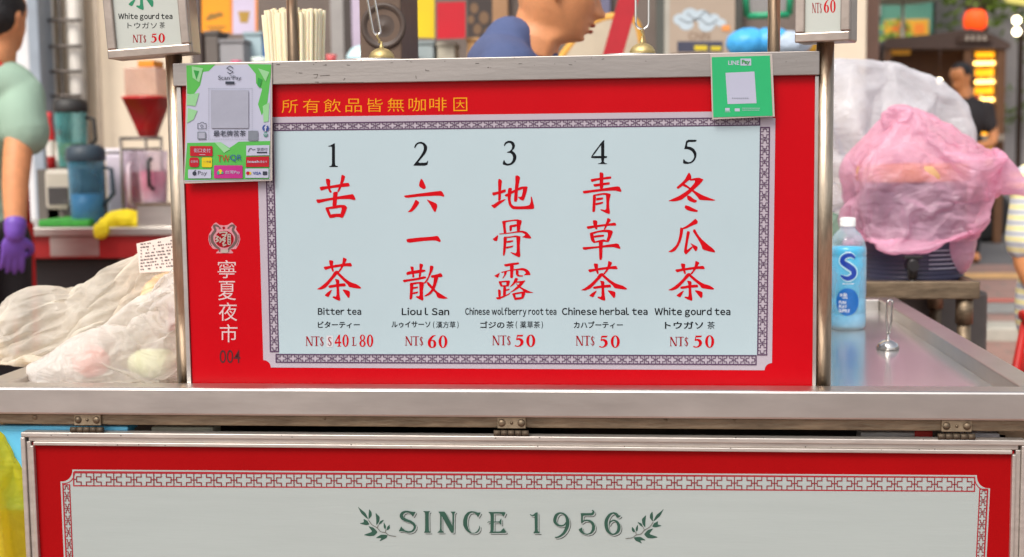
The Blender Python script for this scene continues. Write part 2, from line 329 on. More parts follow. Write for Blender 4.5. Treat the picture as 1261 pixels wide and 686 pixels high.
GLYPH = {
 'ku': [[(400.98,220.4),(404.06,219.93),(406.85,221.33),(406.39,227.39),(406.85,232.99),(408.72,236.72),(406.39,237.65),(404.71,235.32),(403.12,229.72),(401.72,225.99)],[(420.57,214.8),(425.23,216.85),(424.3,220.86),(421.78,226.93),(418.51,234.39),(416.18,237.19),(415.25,234.85),(418.05,229.26),(419.45,222.26)],[(393.14,230.66),(396.13,229.72),(407.32,228.6),(416.65,226.93),(425.04,225.25),(429.52,225.06),(431.11,229.54),(421.31,230.47),(408.25,231.78),(400.79,232.99),(395.19,235.13)],[(389.13,245.58),(393.33,245.58),(409.19,243.25),(423.18,240.73),(430.64,239.52),(434.84,238.87),(438.1,245.12),(436.71,246.7),(430.64,245.12),(414.78,245.4),(400.79,247.91),(391.0,250.71)],[(410.12,236.44),(416.18,235.79),(415.25,243.72),(414.32,253.98),(409.19,254.91),(409.93,243.72)],[(400.04,255.84),(404.06,254.91),(406.39,261.44),(408.44,267.04),(406.39,269.09),(404.71,266.57)],[(400.04,255.84),(409.19,253.98),(418.51,252.11),(424.58,252.39),(427.84,255.38),(421.31,256.59),(419.91,255.66),(406.39,257.71)],[(421.31,253.04),(427.84,255.1),(425.51,261.44),(422.25,268.44),(418.51,267.97),(420.38,258.64)],[(406.39,263.77),(419.45,262.84),(424.11,264.24),(422.25,268.44),(415.72,267.04),(406.39,268.9)]],
 'cha': [[(405.01,320.22),(410.61,320.87),(409.96,327.41),(411.26,333.94),(409.68,335.34),(407.34,329.74),(405.66,325.07)],[(422.28,316.67),(427.42,319.0),(425.08,324.14),(421.82,330.21),(418.08,335.34),(416.21,334.41),(419.95,328.81),(421.82,322.27)],[(398.01,328.62),(405.48,327.41),(416.68,325.54),(426.02,324.14),(432.09,323.39),(433.95,328.34),(424.15,327.87),(412.01,329.55),(404.54,331.14),(400.34,332.73)],[(412.01,333.94),(416.68,334.41),(414.81,338.14),(409.21,344.68),(404.07,351.22),(400.81,354.48),(395.2,356.82),(389.6,356.35),(395.2,353.08),(402.67,346.55),(408.28,340.01)],[(412.01,333.94),(415.75,333.01),(418.55,336.74),(425.08,342.81),(431.62,347.48),(440.02,350.28),(445.16,354.48),(442.82,355.7),(434.42,354.48),(429.75,353.55),(427.42,349.82),(421.35,344.21),(416.21,339.08)],[(404.07,351.68),(413.88,349.82),(421.35,348.88),(425.08,348.69),(426.02,352.62),(415.75,353.08),(405.01,354.95)],[(412.29,343.28),(418.08,344.49),(417.43,353.08),(418.08,362.42),(419.01,368.96),(418.08,370.64),(413.88,369.14),(409.21,366.15),(410.14,364.75),(414.35,365.41),(414.35,354.02),(413.69,347.48)],[(409.02,356.63),(406.88,361.49),(404.35,366.15),(399.41,363.82),(403.14,360.09),(406.41,357.75)],[(421.16,356.35),(426.02,356.82),(430.97,358.69),(430.69,365.69),(428.82,367.09),(426.02,363.35)]],
 'liu': [[(518.22,220.3),(520.18,220.56),(524.38,229.75),(524.12,232.37),(521.5,233.03),(515.98,229.75),(516.25,225.15)],[(497.22,240.9),(501.81,240.25),(516.25,238.28),(533.31,236.05),(543.81,234.73),(547.35,240.9),(546.43,242.48),(541.18,240.9),(520.18,241.82),(499.19,243.92)],[(511.65,245.5),(516.9,249.17),(512.31,255.99),(507.06,260.98),(501.55,261.51),(505.75,257.31),(509.42,250.75)],[(524.78,245.23),(531.99,248.12),(537.9,250.75),(538.56,254.68),(536.19,261.51),(533.96,259.93),(529.37,251.4)]],
 'yi': [[(499.84,294.31),(516.25,292.48),(531.99,291.43),(539.21,290.12),(543.15,296.68),(541.84,298.25),(535.93,296.02),(520.18,296.94),(501.81,299.3)]],
 'san': [[(505.06,327.86),(509.72,328.6),(508.98,334.39),(510.66,340.92),(507.86,342.32),(507.39,336.25),(505.99,332.52)],[(516.44,324.13),(521.38,325.53),(519.52,331.59),(518.12,340.92),(515.32,341.66),(516.44,332.52)],[(500.21,336.07),(502.26,334.39),(510.66,332.99),(519.99,331.78),(523.72,332.34),(524.18,334.39),(515.32,336.44),(505.99,337.65),(500.86,339.05)],[(495.92,344.65),(503.19,343.72),(513.46,342.32),(521.85,339.99),(525.12,340.92),(524.18,342.97),(513.46,345.12),(503.19,346.51),(497.13,347.91)],[(504.59,348.19),(509.26,347.91),(508.79,355.84),(507.67,367.97),(505.06,369.09),(504.13,367.97),(504.87,356.78)],[(505.06,348.57),(512.52,347.26),(519.05,346.98),(524.18,348.38),(522.78,349.5),(515.32,349.31),(508.79,350.71)],[(516.07,347.45),(522.32,348.85),(520.92,356.78),(520.92,364.24),(521.66,368.9),(519.99,370.3),(515.32,367.97),(511.59,365.64),(512.52,364.71),(516.72,364.71),(516.44,356.78)],[(508.32,353.51),(514.85,352.58),(514.39,354.91),(508.32,356.03)],[(508.32,360.04),(514.85,358.64),(514.39,361.25),(508.32,362.37)],[(529.31,326.93),(533.98,327.39),(533.04,332.52),(529.31,339.99),(525.58,347.45),(522.32,349.5),(521.85,348.38),(526.51,341.85),(528.85,334.39)],[(530.25,339.24),(536.78,338.12),(542.84,336.07),(544.99,339.05),(544.71,341.1),(539.57,341.38),(531.18,342.32)],[(534.44,339.99),(540.04,340.45),(537.71,349.31),(534.91,356.78),(530.25,362.37),(524.65,365.17),(521.85,364.71),(526.51,361.44),(531.18,356.78),(533.51,349.31)],[(525.12,347.91),(527.45,346.98),(532.11,352.11),(537.71,358.64),(544.24,362.84),(552.17,367.5),(547.04,368.16),(538.64,367.04),(536.78,361.44),(531.18,355.84),(526.51,351.18)]],
 'di': [[(606.3,236.8),(607.87,236.8),(615.75,235.23),(620.47,233.26),(622.83,233.26),(622.83,236.41),(617.32,238.38),(611.81,239.56),(607.48,241.13),(606.14,239.17)],[(613.23,221.06),(615.35,220.27),(618.27,222.24),(617.48,229.32),(616.93,238.77),(616.93,245.86),(613.39,247.83),(613.54,238.77)],[(604.33,252.94),(607.87,251.76),(614.17,247.43),(623.62,244.68),(620.47,247.83),(614.96,251.76),(610.24,255.7),(608.66,256.88)],[(620.87,240.35),(625.98,237.59),(633.86,233.26),(641.73,229.72),(650.0,229.48),(649.21,233.26),(644.09,232.63),(637.8,234.83),(629.92,238.77),(623.62,242.71)],[(644.09,230.9),(650.0,229.48),(648.43,237.2),(644.88,247.43),(640.94,246.25),(637.01,242.31),(642.13,242.31),(643.46,237.2)],[(634.41,216.33),(637.4,215.94),(640.55,217.91),(639.37,224.6),(637.8,234.05),(637.01,248.22),(632.68,248.61),(633.46,237.2),(634.65,224.6)],[(625.98,231.29),(630.71,231.29),(629.53,238.77),(628.74,245.86),(629.92,251.37),(632.28,253.73),(639.37,254.13),(647.24,253.73),(651.97,252.55),(653.54,249.01),(653.54,241.53),(655.12,242.71),(658.27,256.09),(655.91,257.51),(647.24,257.67),(636.22,257.83),(630.71,257.28),(626.77,252.94),(625.04,245.07),(625.2,237.2)]],
 'gu': [[(618.17,272.03),(622.82,272.88),(622.65,279.22),(623.84,287.25),(620.29,287.25),(619.61,280.91),(618.77,275.83)],[(618.17,272.03),(627.05,271.19),(636.35,269.92),(642.69,271.19),(640.57,273.3),(633.81,272.03),(625.36,273.3),(622.15,274.14)],[(636.35,270.34),(643.11,271.61),(641.0,278.37),(640.15,285.13),(636.35,285.13),(636.18,276.68)],[(627.05,277.52),(630.85,277.95),(630.01,284.29),(627.47,285.13)],[(627.05,277.52),(632.12,276.68),(636.35,275.83),(636.35,279.05),(630.43,279.89)],[(614.37,287.67),(621.13,286.99),(628.74,286.15),(636.35,284.71),(643.11,283.86),(648.61,285.56),(652.41,289.78),(654.52,293.16),(653.25,293.75),(648.18,293.42),(642.27,291.9),(646.07,290.2),(646.91,288.51),(642.27,286.15),(635.5,286.65),(625.36,287.84),(615.22,288.68)],[(613.52,288.94),(613.1,293.16),(612.26,296.8),(609.3,296.8),(606.34,294.43),(609.3,292.32)],[(620.12,291.05),(624.51,292.32),(623.25,300.35),(622.65,309.65),(621.13,314.72),(619.02,314.72),(619.86,302.04)],[(620.29,291.47),(627.9,291.22),(635.5,289.78),(641.42,291.05),(639.73,293.16),(633.81,291.9),(625.36,293.16)],[(635.5,290.2),(641.0,291.47),(640.15,300.35),(640.15,307.96),(641.0,314.72),(639.73,317.09),(633.81,314.72),(628.32,310.91),(629.59,310.49),(635.93,312.18),(636.35,302.04)],[(623.67,296.97),(627.9,296.12),(632.12,295.7),(631.7,297.81),(627.05,298.83),(623.67,299.08)],[(623.25,303.73),(627.9,303.05),(632.54,302.04),(631.28,304.41),(627.05,305.42),(622.99,306.27)]],
 'lu': [[(620.41,325.76),(622.04,325.18),(630.2,323.88),(639.02,322.9),(639.35,325.35),(632.65,326.57),(622.04,328.61)],[(627.76,326.16),(633.06,326.16),(632.24,333.51),(631.84,342.49),(628.16,342.49),(628.16,333.51)],[(617.14,334.73),(626.12,332.69),(635.1,331.06),(644.08,329.84),(648.98,331.47),(652.24,334.73),(653.47,338.82),(648.98,338.82),(644.49,339.06),(647.76,336.37),(645.71,333.51),(639.18,332.69),(631.02,333.1),(622.86,334.73),(617.55,336.37)],[(615.67,335.55),(614.29,340.04),(613.06,342.33),(608.16,339.63),(611.43,338.0)],[(620.82,333.92),(624.49,333.51),(623.27,338.41),(619.18,343.14),(618.61,342.49),(620.82,338.41)],[(635.1,332.69),(638.78,333.1),(638.37,336.78),(639.18,338.82),(644.49,339.06),(643.67,340.69),(637.55,340.69),(635.1,338.0)],[(613.71,346.41),(617.14,346.16),(619.18,353.1),(616.73,353.1),(615.1,350.24)],[(613.71,346.41),(620.41,345.76),(627.76,345.35),(628.16,346.73),(622.86,347.55),(615.51,348.04)],[(623.27,346.16),(628.16,345.76),(626.53,352.69),(623.67,352.69)],[(616.73,351.31),(626.53,350.65),(626.53,352.69),(617.55,353.27)],[(619.59,352.69),(623.27,352.69),(622.86,364.53),(619.18,365.35)],[(622.86,356.37),(627.76,355.14),(627.35,357.18),(622.86,358.41)],[(612.9,356.37),(616.73,356.78),(616.73,366.16),(613.88,366.57)],[(610.2,366.33),(614.69,365.76),(622.04,363.71),(628.57,360.04),(627.76,362.49),(621.22,365.76),(615.51,368.61),(612.24,368.78)],[(634.29,342.08),(638.37,342.9),(635.92,347.39),(631.84,351.47),(628.16,353.92),(628.16,352.69),(631.84,348.2)],[(634.29,346.57),(640.82,346.16),(646.94,345.1),(646.53,346.98),(639.18,348.37),(635.1,348.2)],[(641.63,346.57),(646.94,345.35),(644.08,349.84),(639.18,354.73),(632.65,358.82),(626.94,360.86),(632.65,356.37),(637.55,351.47)],[(634.69,347.8),(637.55,350.65),(642.45,353.92),(647.35,356.37),(652.24,358.82),(657.55,360.45),(650.61,360.86),(645.71,360.45),(643.27,357.18),(637.55,353.1)],[(630.37,361.27),(634.29,361.27),(635.51,367.8),(633.88,369.84),(632.24,366.16)],[(630.37,361.27),(636.73,360.04),(644.08,358.82),(647.35,360.45),(640.82,361.67),(634.29,362.73)],[(642.45,360.04),(647.35,360.45),(644.49,367.8),(641.63,367.39)],[(633.47,366.57),(644.49,365.35),(644.08,367.96),(633.88,369.84)]],
 'qing': [[(738.17,211.94),(743.25,212.81),(742.81,222.0),(743.07,231.62),(738.43,232.93),(738.43,222.0)],[(727.06,220.69),(731.87,219.81),(740.62,218.67),(748.5,217.45),(753.04,217.19),(752.43,220.25),(743.25,221.12),(734.5,222.44),(728.37,224.45)],[(730.12,226.81),(738.87,225.76),(746.75,224.62),(751.12,224.36),(750.68,227.42),(743.25,228.12),(731.87,230.31)],[(717.44,235.12),(723.12,234.51),(736.25,232.93),(749.37,230.92),(762.49,229.0),(765.56,235.12),(764.24,236.43),(757.24,234.68),(743.25,235.3),(729.25,236.87),(718.31,238.8)],[(729.95,239.5),(734.06,240.55),(733.45,249.99),(732.92,260.49),(729.69,261.54),(729.25,258.74),(729.95,248.24)],[(729.95,239.93),(738.0,238.18),(745.0,237.31),(752.43,238.8),(750.68,241.25),(743.25,239.67),(734.5,241.25)],[(745.87,237.75),(752.43,238.8),(750.24,246.5),(750.24,255.24),(751.12,260.49),(750.68,263.99),(745.0,261.81),(738.87,258.31),(740.18,257.69),(746.31,258.74),(746.75,249.12)],[(734.06,243.87),(738.87,243.17),(743.07,243.17),(742.37,245.62),(734.06,247.2)],[(733.45,249.99),(738.43,249.12),(742.81,248.24),(742.81,250.43),(738.87,251.74),(733.45,252.79)]],
 'cao': [[(729.95,271.44),(733.18,271.0),(735.81,272.31),(735.2,278.0),(735.81,281.94),(734.06,282.81),(731.43,279.75),(730.3,275.37)],[(748.06,267.94),(752.69,270.56),(750.24,274.06),(747.18,279.31),(745.0,282.81),(743.25,283.07),(745.0,278.0),(746.75,272.75)],[(722.25,278.87),(727.5,278.0),(738.0,276.69),(749.37,275.37),(757.68,273.8),(759.43,278.0),(750.24,278.0),(738.87,279.31),(729.25,281.06),(723.56,282.37)],[(726.19,286.31),(730.56,286.75),(731.43,292.87),(733.62,299.0),(731.0,299.43),(727.94,296.37),(726.62,291.12)],[(726.19,286.75),(734.5,284.56),(743.25,282.81),(750.24,282.81),(755.06,284.56),(751.99,287.18),(745.0,285.7),(736.25,286.31),(731.0,288.32)],[(748.5,285.0),(755.06,284.56),(752.87,291.12),(749.37,298.56),(745.87,297.68),(748.5,291.12)],[(731.0,290.25),(738.87,289.2),(743.95,288.93),(743.68,291.56),(737.12,292.0),(731.43,292.87)],[(730.12,298.12),(737.12,295.93),(744.12,294.45),(749.37,298.12),(743.25,297.68),(732.75,299.0)],[(717.0,304.24),(727.5,303.81),(738.0,302.93),(748.5,301.18),(761.18,299.43),(764.24,305.56),(763.37,306.69),(755.49,304.24),(743.25,304.68),(731.0,305.99),(718.31,307.92)],[(737.3,296.37),(742.55,296.37),(741.93,307.74),(741.5,319.56),(738.0,320.43),(737.56,307.74)]],
 'dong': [[(847.68,212.82),(849.43,212.82),(851.45,217.37),(851.18,220.44),(846.37,223.5),(840.25,229.18),(835.0,232.95),(832.81,230.93),(836.75,227.43),(842.87,221.75)],[(849.0,220.87),(855.99,219.12),(861.24,218.69),(866.49,221.05),(865.62,222.62),(860.37,221.75),(855.12,222.19),(849.87,222.62)],[(855.56,221.75),(866.06,222.19),(861.24,227.43),(855.12,233.12),(847.25,240.12),(839.37,246.24),(831.5,247.99),(822.31,247.82),(827.12,245.37),(836.75,241.0),(846.37,234.87),(852.5,228.75),(855.82,224.37)],[(842.0,226.56),(844.62,227.0),(850.75,231.81),(857.74,236.18),(864.74,240.12),(873.49,243.62),(881.37,246.42),(878.74,247.29),(869.12,246.68),(861.24,246.24),(858.62,242.31),(853.37,236.62),(846.37,231.37),(840.25,228.75)],[(846.37,240.56),(849.87,241.43),(854.24,244.93),(858.18,246.68),(857.74,248.87),(855.12,249.74),(849.87,247.99),(846.55,245.81),(845.93,243.18)],[(843.75,252.54),(849.0,253.94),(854.24,256.74),(859.93,259.37),(858.18,261.12),(851.62,260.42),(845.5,258.49),(843.05,255.87)]],
 'gua': [[(856.45,269.06),(859.31,272.16),(858.9,275.43),(851.55,278.29),(845.02,281.55),(840.94,282.61),(840.12,280.73),(845.84,277.88),(851.55,273.39)],[(837.67,279.92),(840.94,280.73),(841.35,283.59),(840.53,289.31),(838.49,296.65),(835.63,303.18),(831.14,309.31),(826.24,310.94),(822.57,310.12),(827.06,307.27),(832.37,302.37),(835.22,295.84),(836.86,288.49)],[(845.84,284.41),(849.92,285.22),(848.29,292.57),(847.06,299.1),(845.84,306.45),(846.24,309.71),(844.61,313.96),(842.16,310.53),(842.57,306.45),(844.2,296.65)],[(842.98,309.71),(846.65,307.27),(852.37,303.18),(853.18,304.82),(849.1,309.31),(844.61,313.8)],[(849.92,299.1),(854.82,301.55),(859.31,304.0),(858.49,308.08),(856.86,309.71),(854.0,306.45),(851.96,302.37)],[(854.0,282.37),(856.04,282.37),(859.71,289.31),(864.61,295.02),(871.14,300.73),(878.49,306.45),(880.94,309.71),(879.71,310.94),(873.59,309.71),(865.02,307.27),(863.8,302.37),(859.71,295.02),(855.63,288.49),(853.18,285.22)]],
 'n1': [[(403.88,179.99),(407.21,178.88),(412.21,175.99),(412.43,180.21),(412.43,201.31),(413.32,204.08),(416.09,204.42),(416.09,205.75),(405.21,205.75),(405.21,204.64),(408.1,204.08),(408.77,201.31),(408.77,181.32),(408.1,180.55),(404.44,180.55)]],
 'n2': [[(511.02,182.66),(509.91,181.55),(511.02,178.55),(513.8,175.55),(518.24,174.44),(522.68,175.99),(525.79,179.66),(526.01,184.1),(523.79,189.09),(519.35,194.65),(514.35,200.42),(522.68,200.42),(525.45,199.98),(526.56,197.75),(527.45,197.98),(526.01,204.08),(509.36,204.08),(509.13,203.31),(514.91,196.31),(519.35,189.65),(521.79,184.65),(521.9,180.21),(519.9,177.44),(516.57,176.66),(513.57,178.21),(512.13,180.77)]],
 'n3': [[(620.94,180.04),(620.47,178.85),(621.89,175.28),(625.46,173.37),(629.63,173.37),(633.19,175.75),(634.38,179.68),(633.19,183.25),(630.46,185.63),(633.79,188.01),(635.93,191.57),(635.81,195.74),(633.79,199.9),(629.63,203.11),(624.87,204.06),(618.92,202.64),(619.28,199.9),(620.23,197.16),(621.42,197.52),(622.13,199.9),(624.87,201.68),(628.44,201.09),(631.05,198.12),(631.89,193.95),(630.82,190.38),(628.44,188.36),(624.27,188.01),(624.51,187.17),(627.84,185.98),(630.22,183.25),(630.82,179.68),(629.03,176.47),(626.06,175.75),(623.08,177.3),(621.54,180.04)]],
 'n4': [[(744.17,172.19),(741.44,174.09),(728.0,192.17),(730.38,192.17),(740.25,178.49),(744.17,175.52)],[(728.0,192.17),(747.98,191.93),(747.03,194.9),(728.0,194.9)],[(740.13,176.71),(744.17,172.19),(744.05,199.9),(740.25,199.9)],[(740.25,199.31),(744.05,199.31),(745.01,200.97),(747.74,201.33),(747.74,202.04),(736.32,202.04),(736.32,201.33),(739.65,200.85)]],
 'n5': [[(845.26,172.09),(858.21,172.09),(856.79,174.85),(846.79,174.85),(845.9,180.42),(850.51,180.87),(855.0,183.63),(857.56,188.12),(857.69,192.28),(855.64,197.41),(852.12,200.62),(846.99,202.03),(842.82,201.77),(840.9,200.62),(841.54,196.13),(842.5,196.0),(844.1,198.37),(847.31,199.65),(850.51,199.33),(853.4,196.77),(854.87,193.56),(854.36,189.72),(852.12,186.19),(848.59,184.27),(845.38,183.44),(842.31,183.82),(843.14,181.38)]],
 'S': [[(511.94,630.36),(508.44,636.45),(506.69,634.0),(503.89,631.55),(500.05,631.06),(497.25,632.46),(496.2,634.7),(497.25,637.14),(500.4,638.89),(505.99,640.99),(510.19,643.79),(512.29,647.29),(511.94,650.79),(509.49,654.29),(505.29,656.04),(501.79,656.04),(497.6,654.64),(494.1,654.15),(490.95,654.43),(494.1,647.99),(495.85,650.79),(499.0,653.24),(503.19,654.29),(506.69,653.59),(508.79,651.49),(509.49,648.69),(508.09,645.89),(504.59,643.79),(499.0,642.04),(494.45,639.94),(492.14,636.79),(492.35,633.3),(494.45,630.5),(498.3,628.96),(501.79,628.96),(505.99,629.94),(508.79,630.36)]],
 'I': [[(520.69,629.45),(529.79,629.45),(527.83,631.55),(528.04,653.59),(530.84,656.04),(521.74,656.04),(523.49,653.59),(523.49,631.55)]],
 'N': [[(539.58,630.01),(546.58,630.01),(543.78,634.0),(543.78,652.89),(547.28,656.04),(538.18,656.04),(541.82,652.89),(542.03,633.3)],[(540.98,630.01),(547.98,630.01),(557.78,648.69),(558.83,656.04),(555.33,656.04),(543.08,634.0)],[(554.28,630.01),(561.28,630.01),(559.18,632.6),(558.83,656.04),(557.08,652.89),(557.08,632.6)]],
 'C': [[(592.05,631.06),(588.69,637.14),(586.59,634.0),(584.49,631.9),(581.69,631.06),(578.54,632.25),(576.1,636.1),(575.26,640.99),(575.54,647.29),(577.49,652.89),(580.99,656.25),(584.84,656.04),(587.99,653.59),(589.95,650.09),(590.23,646.94),(590.93,648.69),(590.79,652.19),(589.04,654.99),(585.89,656.74),(581.69,657.09),(576.79,655.69),(572.6,651.49),(570.36,646.59),(570.36,640.29),(572.25,634.7),(575.75,630.85),(580.29,629.45),(584.49,629.94),(588.69,631.34)]],
 'E': [[(600.94,630.5),(608.29,630.5),(607.94,656.04),(601.99,656.39),(604.09,654.29),(604.09,633.3)],[(605.49,630.5),(622.84,630.5),(620.32,636.45),(618.08,633.3),(614.58,632.46),(605.49,632.46)],[(605.49,642.25),(614.58,642.25),(617.38,638.19),(617.38,646.94),(614.58,643.44),(605.49,643.44)],[(599.54,644.14),(601.29,642.25),(605.49,642.25),(605.49,643.3),(601.99,643.09)],[(601.99,656.39),(605.49,654.64),(615.98,654.64),(620.18,650.09),(624.03,656.39)]],
 'y1': [[(659.0,631.55),(661.79,630.85),(662.14,632.6),(662.14,653.59),(665.29,656.74),(656.55,656.74),(658.65,653.59),(658.3,635.05),(656.2,635.75),(653.75,635.05),(652.35,633.65),(653.4,633.16),(655.15,634.56),(657.6,633.3)]],
 'y5': [[(714.8,631.9),(728.09,631.9),(729.84,630.5),(729.49,629.1),(728.09,629.1),(729.84,627.7),(731.59,629.1),(732.29,631.2),(730.89,633.65),(728.79,634.84),(717.95,634.84),(717.6,640.99),(721.79,639.94),(726.69,640.29),(730.89,643.09),(732.99,647.99),(732.29,652.89),(728.79,657.09),(723.19,658.63),(718.3,657.79),(714.8,655.69),(712.35,652.19),(716.55,649.39),(717.6,653.59),(719.7,656.74),(723.19,657.44),(726.69,656.04),(728.79,652.19),(729.14,647.29),(727.39,643.79),(723.89,641.69),(720.05,641.69),(716.55,644.14),(715.5,644.49),(715.5,634.7)]],
 'leaf': [[(440.37,623.46),(443.29,626.37),(449.85,631.48),(453.86,639.49),(450.58,637.67),(444.75,632.2)],[(454.59,626.74),(457.5,630.75),(457.87,635.12),(453.86,639.86),(453.86,632.93)],[(447.66,638.76),(452.76,641.68),(454.95,646.05),(450.21,646.78),(442.56,644.59),(448.03,643.14)],[(453.49,647.87),(460.05,649.7),(465.15,655.16),(460.78,659.9),(454.22,660.27),(447.3,658.81),(458.59,654.8),(455.31,650.43)],[(477.55,659.17),(475.72,662.82),(466.98,666.83),(469.89,662.45),(462.24,662.82),(468.8,658.44),(473.9,658.44)],[(462.24,631.11),(467.71,636.58),(466.98,642.41),(463.33,647.15),(463.33,638.76)],[(473.17,639.86),(469.89,644.23),(465.88,646.78),(468.07,641.68)],[(472.44,642.77),(475.36,648.24),(474.63,652.25),(472.44,649.7)],[(479.73,645.69),(480.1,650.43),(477.91,652.61),(475.72,652.61),(476.82,648.97)]],
}
def cloth_bag(name, shapes, voxel, m, colliders=(), frames=36, grow=.25, pressure=0.0, pin=None, bend=.004, grav=1.0, mass=.02, seed=0, floor=None, smooth=1, air=2.0, boxes=(), jit=.004, crease=(.0008, 30)):
    """let a thin plastic bag fall over what is inside it: a short cloth simulation, kept as plain mesh"""
    b = blob(shapes, voxel, 1)
    for v in b.verts:
        p = v.co*14+Vector((seed*3.1, seed, 0)); v.co += v.normal*noise.noise(p)*jit*2
        if floor is not None and v.co.z < floor+.003: v.co.z = floor+.003+(v.co.z-floor)*.01
    me = bpy.data.meshes.new('bag'); b.to_mesh(me); b.free()
    o = bpy.data.objects.new('bag', me); COL.objects.link(o)
    tmp = []
    def coll(q):
        c = q.build('tmp_collider', None, None); md = c.modifiers.new('c', 'COLLISION'); c.collision.thickness_outer = .003; c.collision.cloth_friction = 8; tmp.append(c)
    for s_ in colliders: coll(MB().ell(*s_[:3], sub=3) if len(s_) > 2 else MB().ell(*s_))
    for lo, hi in boxes: coll(MB().box(lo, hi))
    if floor is not None: coll(MB().box((-3, -3, floor-.3), (3, 3, floor)))
    if pin:
        g = o.vertex_groups.new(name='pin')
        for v in me.vertices:
            w_ = pin(v.co)
            if w_ > 0: g.add([v.index], w_, 'REPLACE')
    md = o.modifiers.new('cloth', 'CLOTH'); s = md.settings
    s.quality = 6; s.mass = mass; s.air_damping = air; s.tension_stiffness = 8; s.compression_stiffness = 8; s.shear_stiffness = 3; s.bending_stiffness = bend
    s.tension_damping = 5; s.compression_damping = 5; s.shear_damping = 5; s.bending_damping = .5
    s.shrink_min = -grow; s.effector_weights.gravity = grav
    if pressure: s.use_pressure = True; s.uniform_pressure_force = pressure
    if pin: s.vertex_group_mass = 'pin'; s.pin_stiffness = 2
    md.collision_settings.use_collision = True; md.collision_settings.distance_min = .003; md.collision_settings.collision_quality = 3
    md.collision_settings.use_self_collision = False
    md.point_cache.frame_start = 1; md.point_cache.frame_end = frames
    SC.frame_start = 1; SC.frame_end = frames+1
    for f in range(1, frames+1): SC.frame_set(f)
    m2 = bpy.data.meshes.new_from_object(o.evaluated_get(bpy.context.evaluated_depsgraph_get()))
    q = bmesh.new(); q.from_mesh(m2)
    if smooth: q = ev_mesh(q, [('SUBSURF', dict(levels=1, render_levels=1))])
    crumple(q, crease[0], crease[1], seed, (1, 1.4, .7), floor, .6)
    for x in tmp+[o]: bpy.data.objects.remove(x)
    bpy.data.meshes.remove(m2); SC.frame_set(1)
    k = MB(); k.bm.free(); k.bm = q
    return k.build(name, m, None)

# ------------------------------------------------------------------ inks and panels
RED = mat('sign_red_acrylic', (176, 0, 14), 0.35, 0, .06, 4, .012, 5, coat=.04, spec=.12)
REDM = mat('panel_red_print', (148, 2, 6), 0.55, 0, .07, 6, spec=.1)
MARGIN = mat('pinkish_print', (168, 158, 168), 0.3, 0, .04, 4, coat=.25)
BLUEW = mat('pale_blue_acrylic', (166, 184, 190), 0.25, 0, .03, 3, .012, 5, coat=.4)
INKRED = mat('ink_red', (182, 2, 16), 0.4, 0, .08, 30, spec=.12)
INKDRED = mat('ink_dark_red', (140, 4, 18), 0.4, 0, .1, 30, spec=.12)
INKBLK = mat('ink_black', (16, 18, 22), 0.4, 0, .1, 30, spec=.12)
INKGOLD = mat('ink_gold', (214, 140, 20), 0.4, 0, .1, 30, spec=.12)
INKPALE = mat('ink_pale', (196, 172, 172), 0.4, 0, .08, 30, spec=.12)
INKPURP = mat('ink_purple', (82, 60, 84), 0.45, 0, .1, 30, spec=.12)
INKGRN = mat('ink_green', (32, 72, 58), 0.5, 0, .14, 40)
CREAM = mat('cream_print', (157, 165, 162), 0.5, 0, .035, 5, bump=.03, bscale=30, ani=(1, 1, 12))
INKMAROON = mat('ink_maroon', (124, 14, 24), 0.5, 0, .1, 30)
WHITE = mat('white_print', (190, 188, 192), 0.45, 0, .04, 8)

# ------------------------------------------------------------------ the cart
XL, XR = -0.335, 1.2845
BACK = 1.172
FL = .875          # tray floor
cart = thing('tea_stall_cart', 'stainless steel tea stall cart with shallow tray top carrying the red menu board', 'food cart', (.47, 0, 0))
LIP = -0.0549
MB().box((XL+.0435, LIP+.0475, FL-.006), (XR-.0435, BACK-.0445, FL), 0).build('tray_floor', STEELT, cart)
MB().box((XL, LIP, .858), (XR, LIP+.047, .9), .0035).build('front_lip', STEEL, cart)
MB().box((XR-.043, LIP+.0475, .8585), (XR, BACK, .8998), .003).build('rim', STEEL, cart)
MB().box((XL, LIP+.0475, .8585), (XL+.043, BACK, .8998), .003).build('rim', STEEL, cart)
MB().box((XL+.0435, BACK-.044, .8585), (XR-.0435, BACK, .8996), .003).build('rim', STEEL, cart)
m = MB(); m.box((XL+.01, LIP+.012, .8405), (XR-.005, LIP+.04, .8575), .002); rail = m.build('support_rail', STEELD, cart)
# lower body of the cart (dark inside)
m = MB(); m.box((XL+.06, .05, .25), (XR-.02, BACK-.1, .80), .004); m.build('cabinet', mat('cabinet_dark', (58, 54, 50), .5, .4, .3), cart)
for x in (XL+.05, XR-.05):
    for y in (.02, BACK-.06):
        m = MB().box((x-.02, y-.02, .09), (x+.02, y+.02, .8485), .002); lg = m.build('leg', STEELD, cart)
        m = MB().tube([(x-.014, y, .046), (x+.014, y, .046)], .045, 20); m.box((x-.02, y-.012, .04), (x-.015, y+.012, .0895)); m.build('caster', DARK, lg)
# back cabinet holding the tea urns, hidden by the menu board from the front
m = MB(); m.box((.262, .13, FL+.001), (.93, .52, 1.392), .004); m.build('urn_cabinet', STEEL, cart)
m = MB(); m.box((.03, .13, FL+.001), (.258, .52, 1.28), .004); m.build('cup_ledge', STEEL, cart)
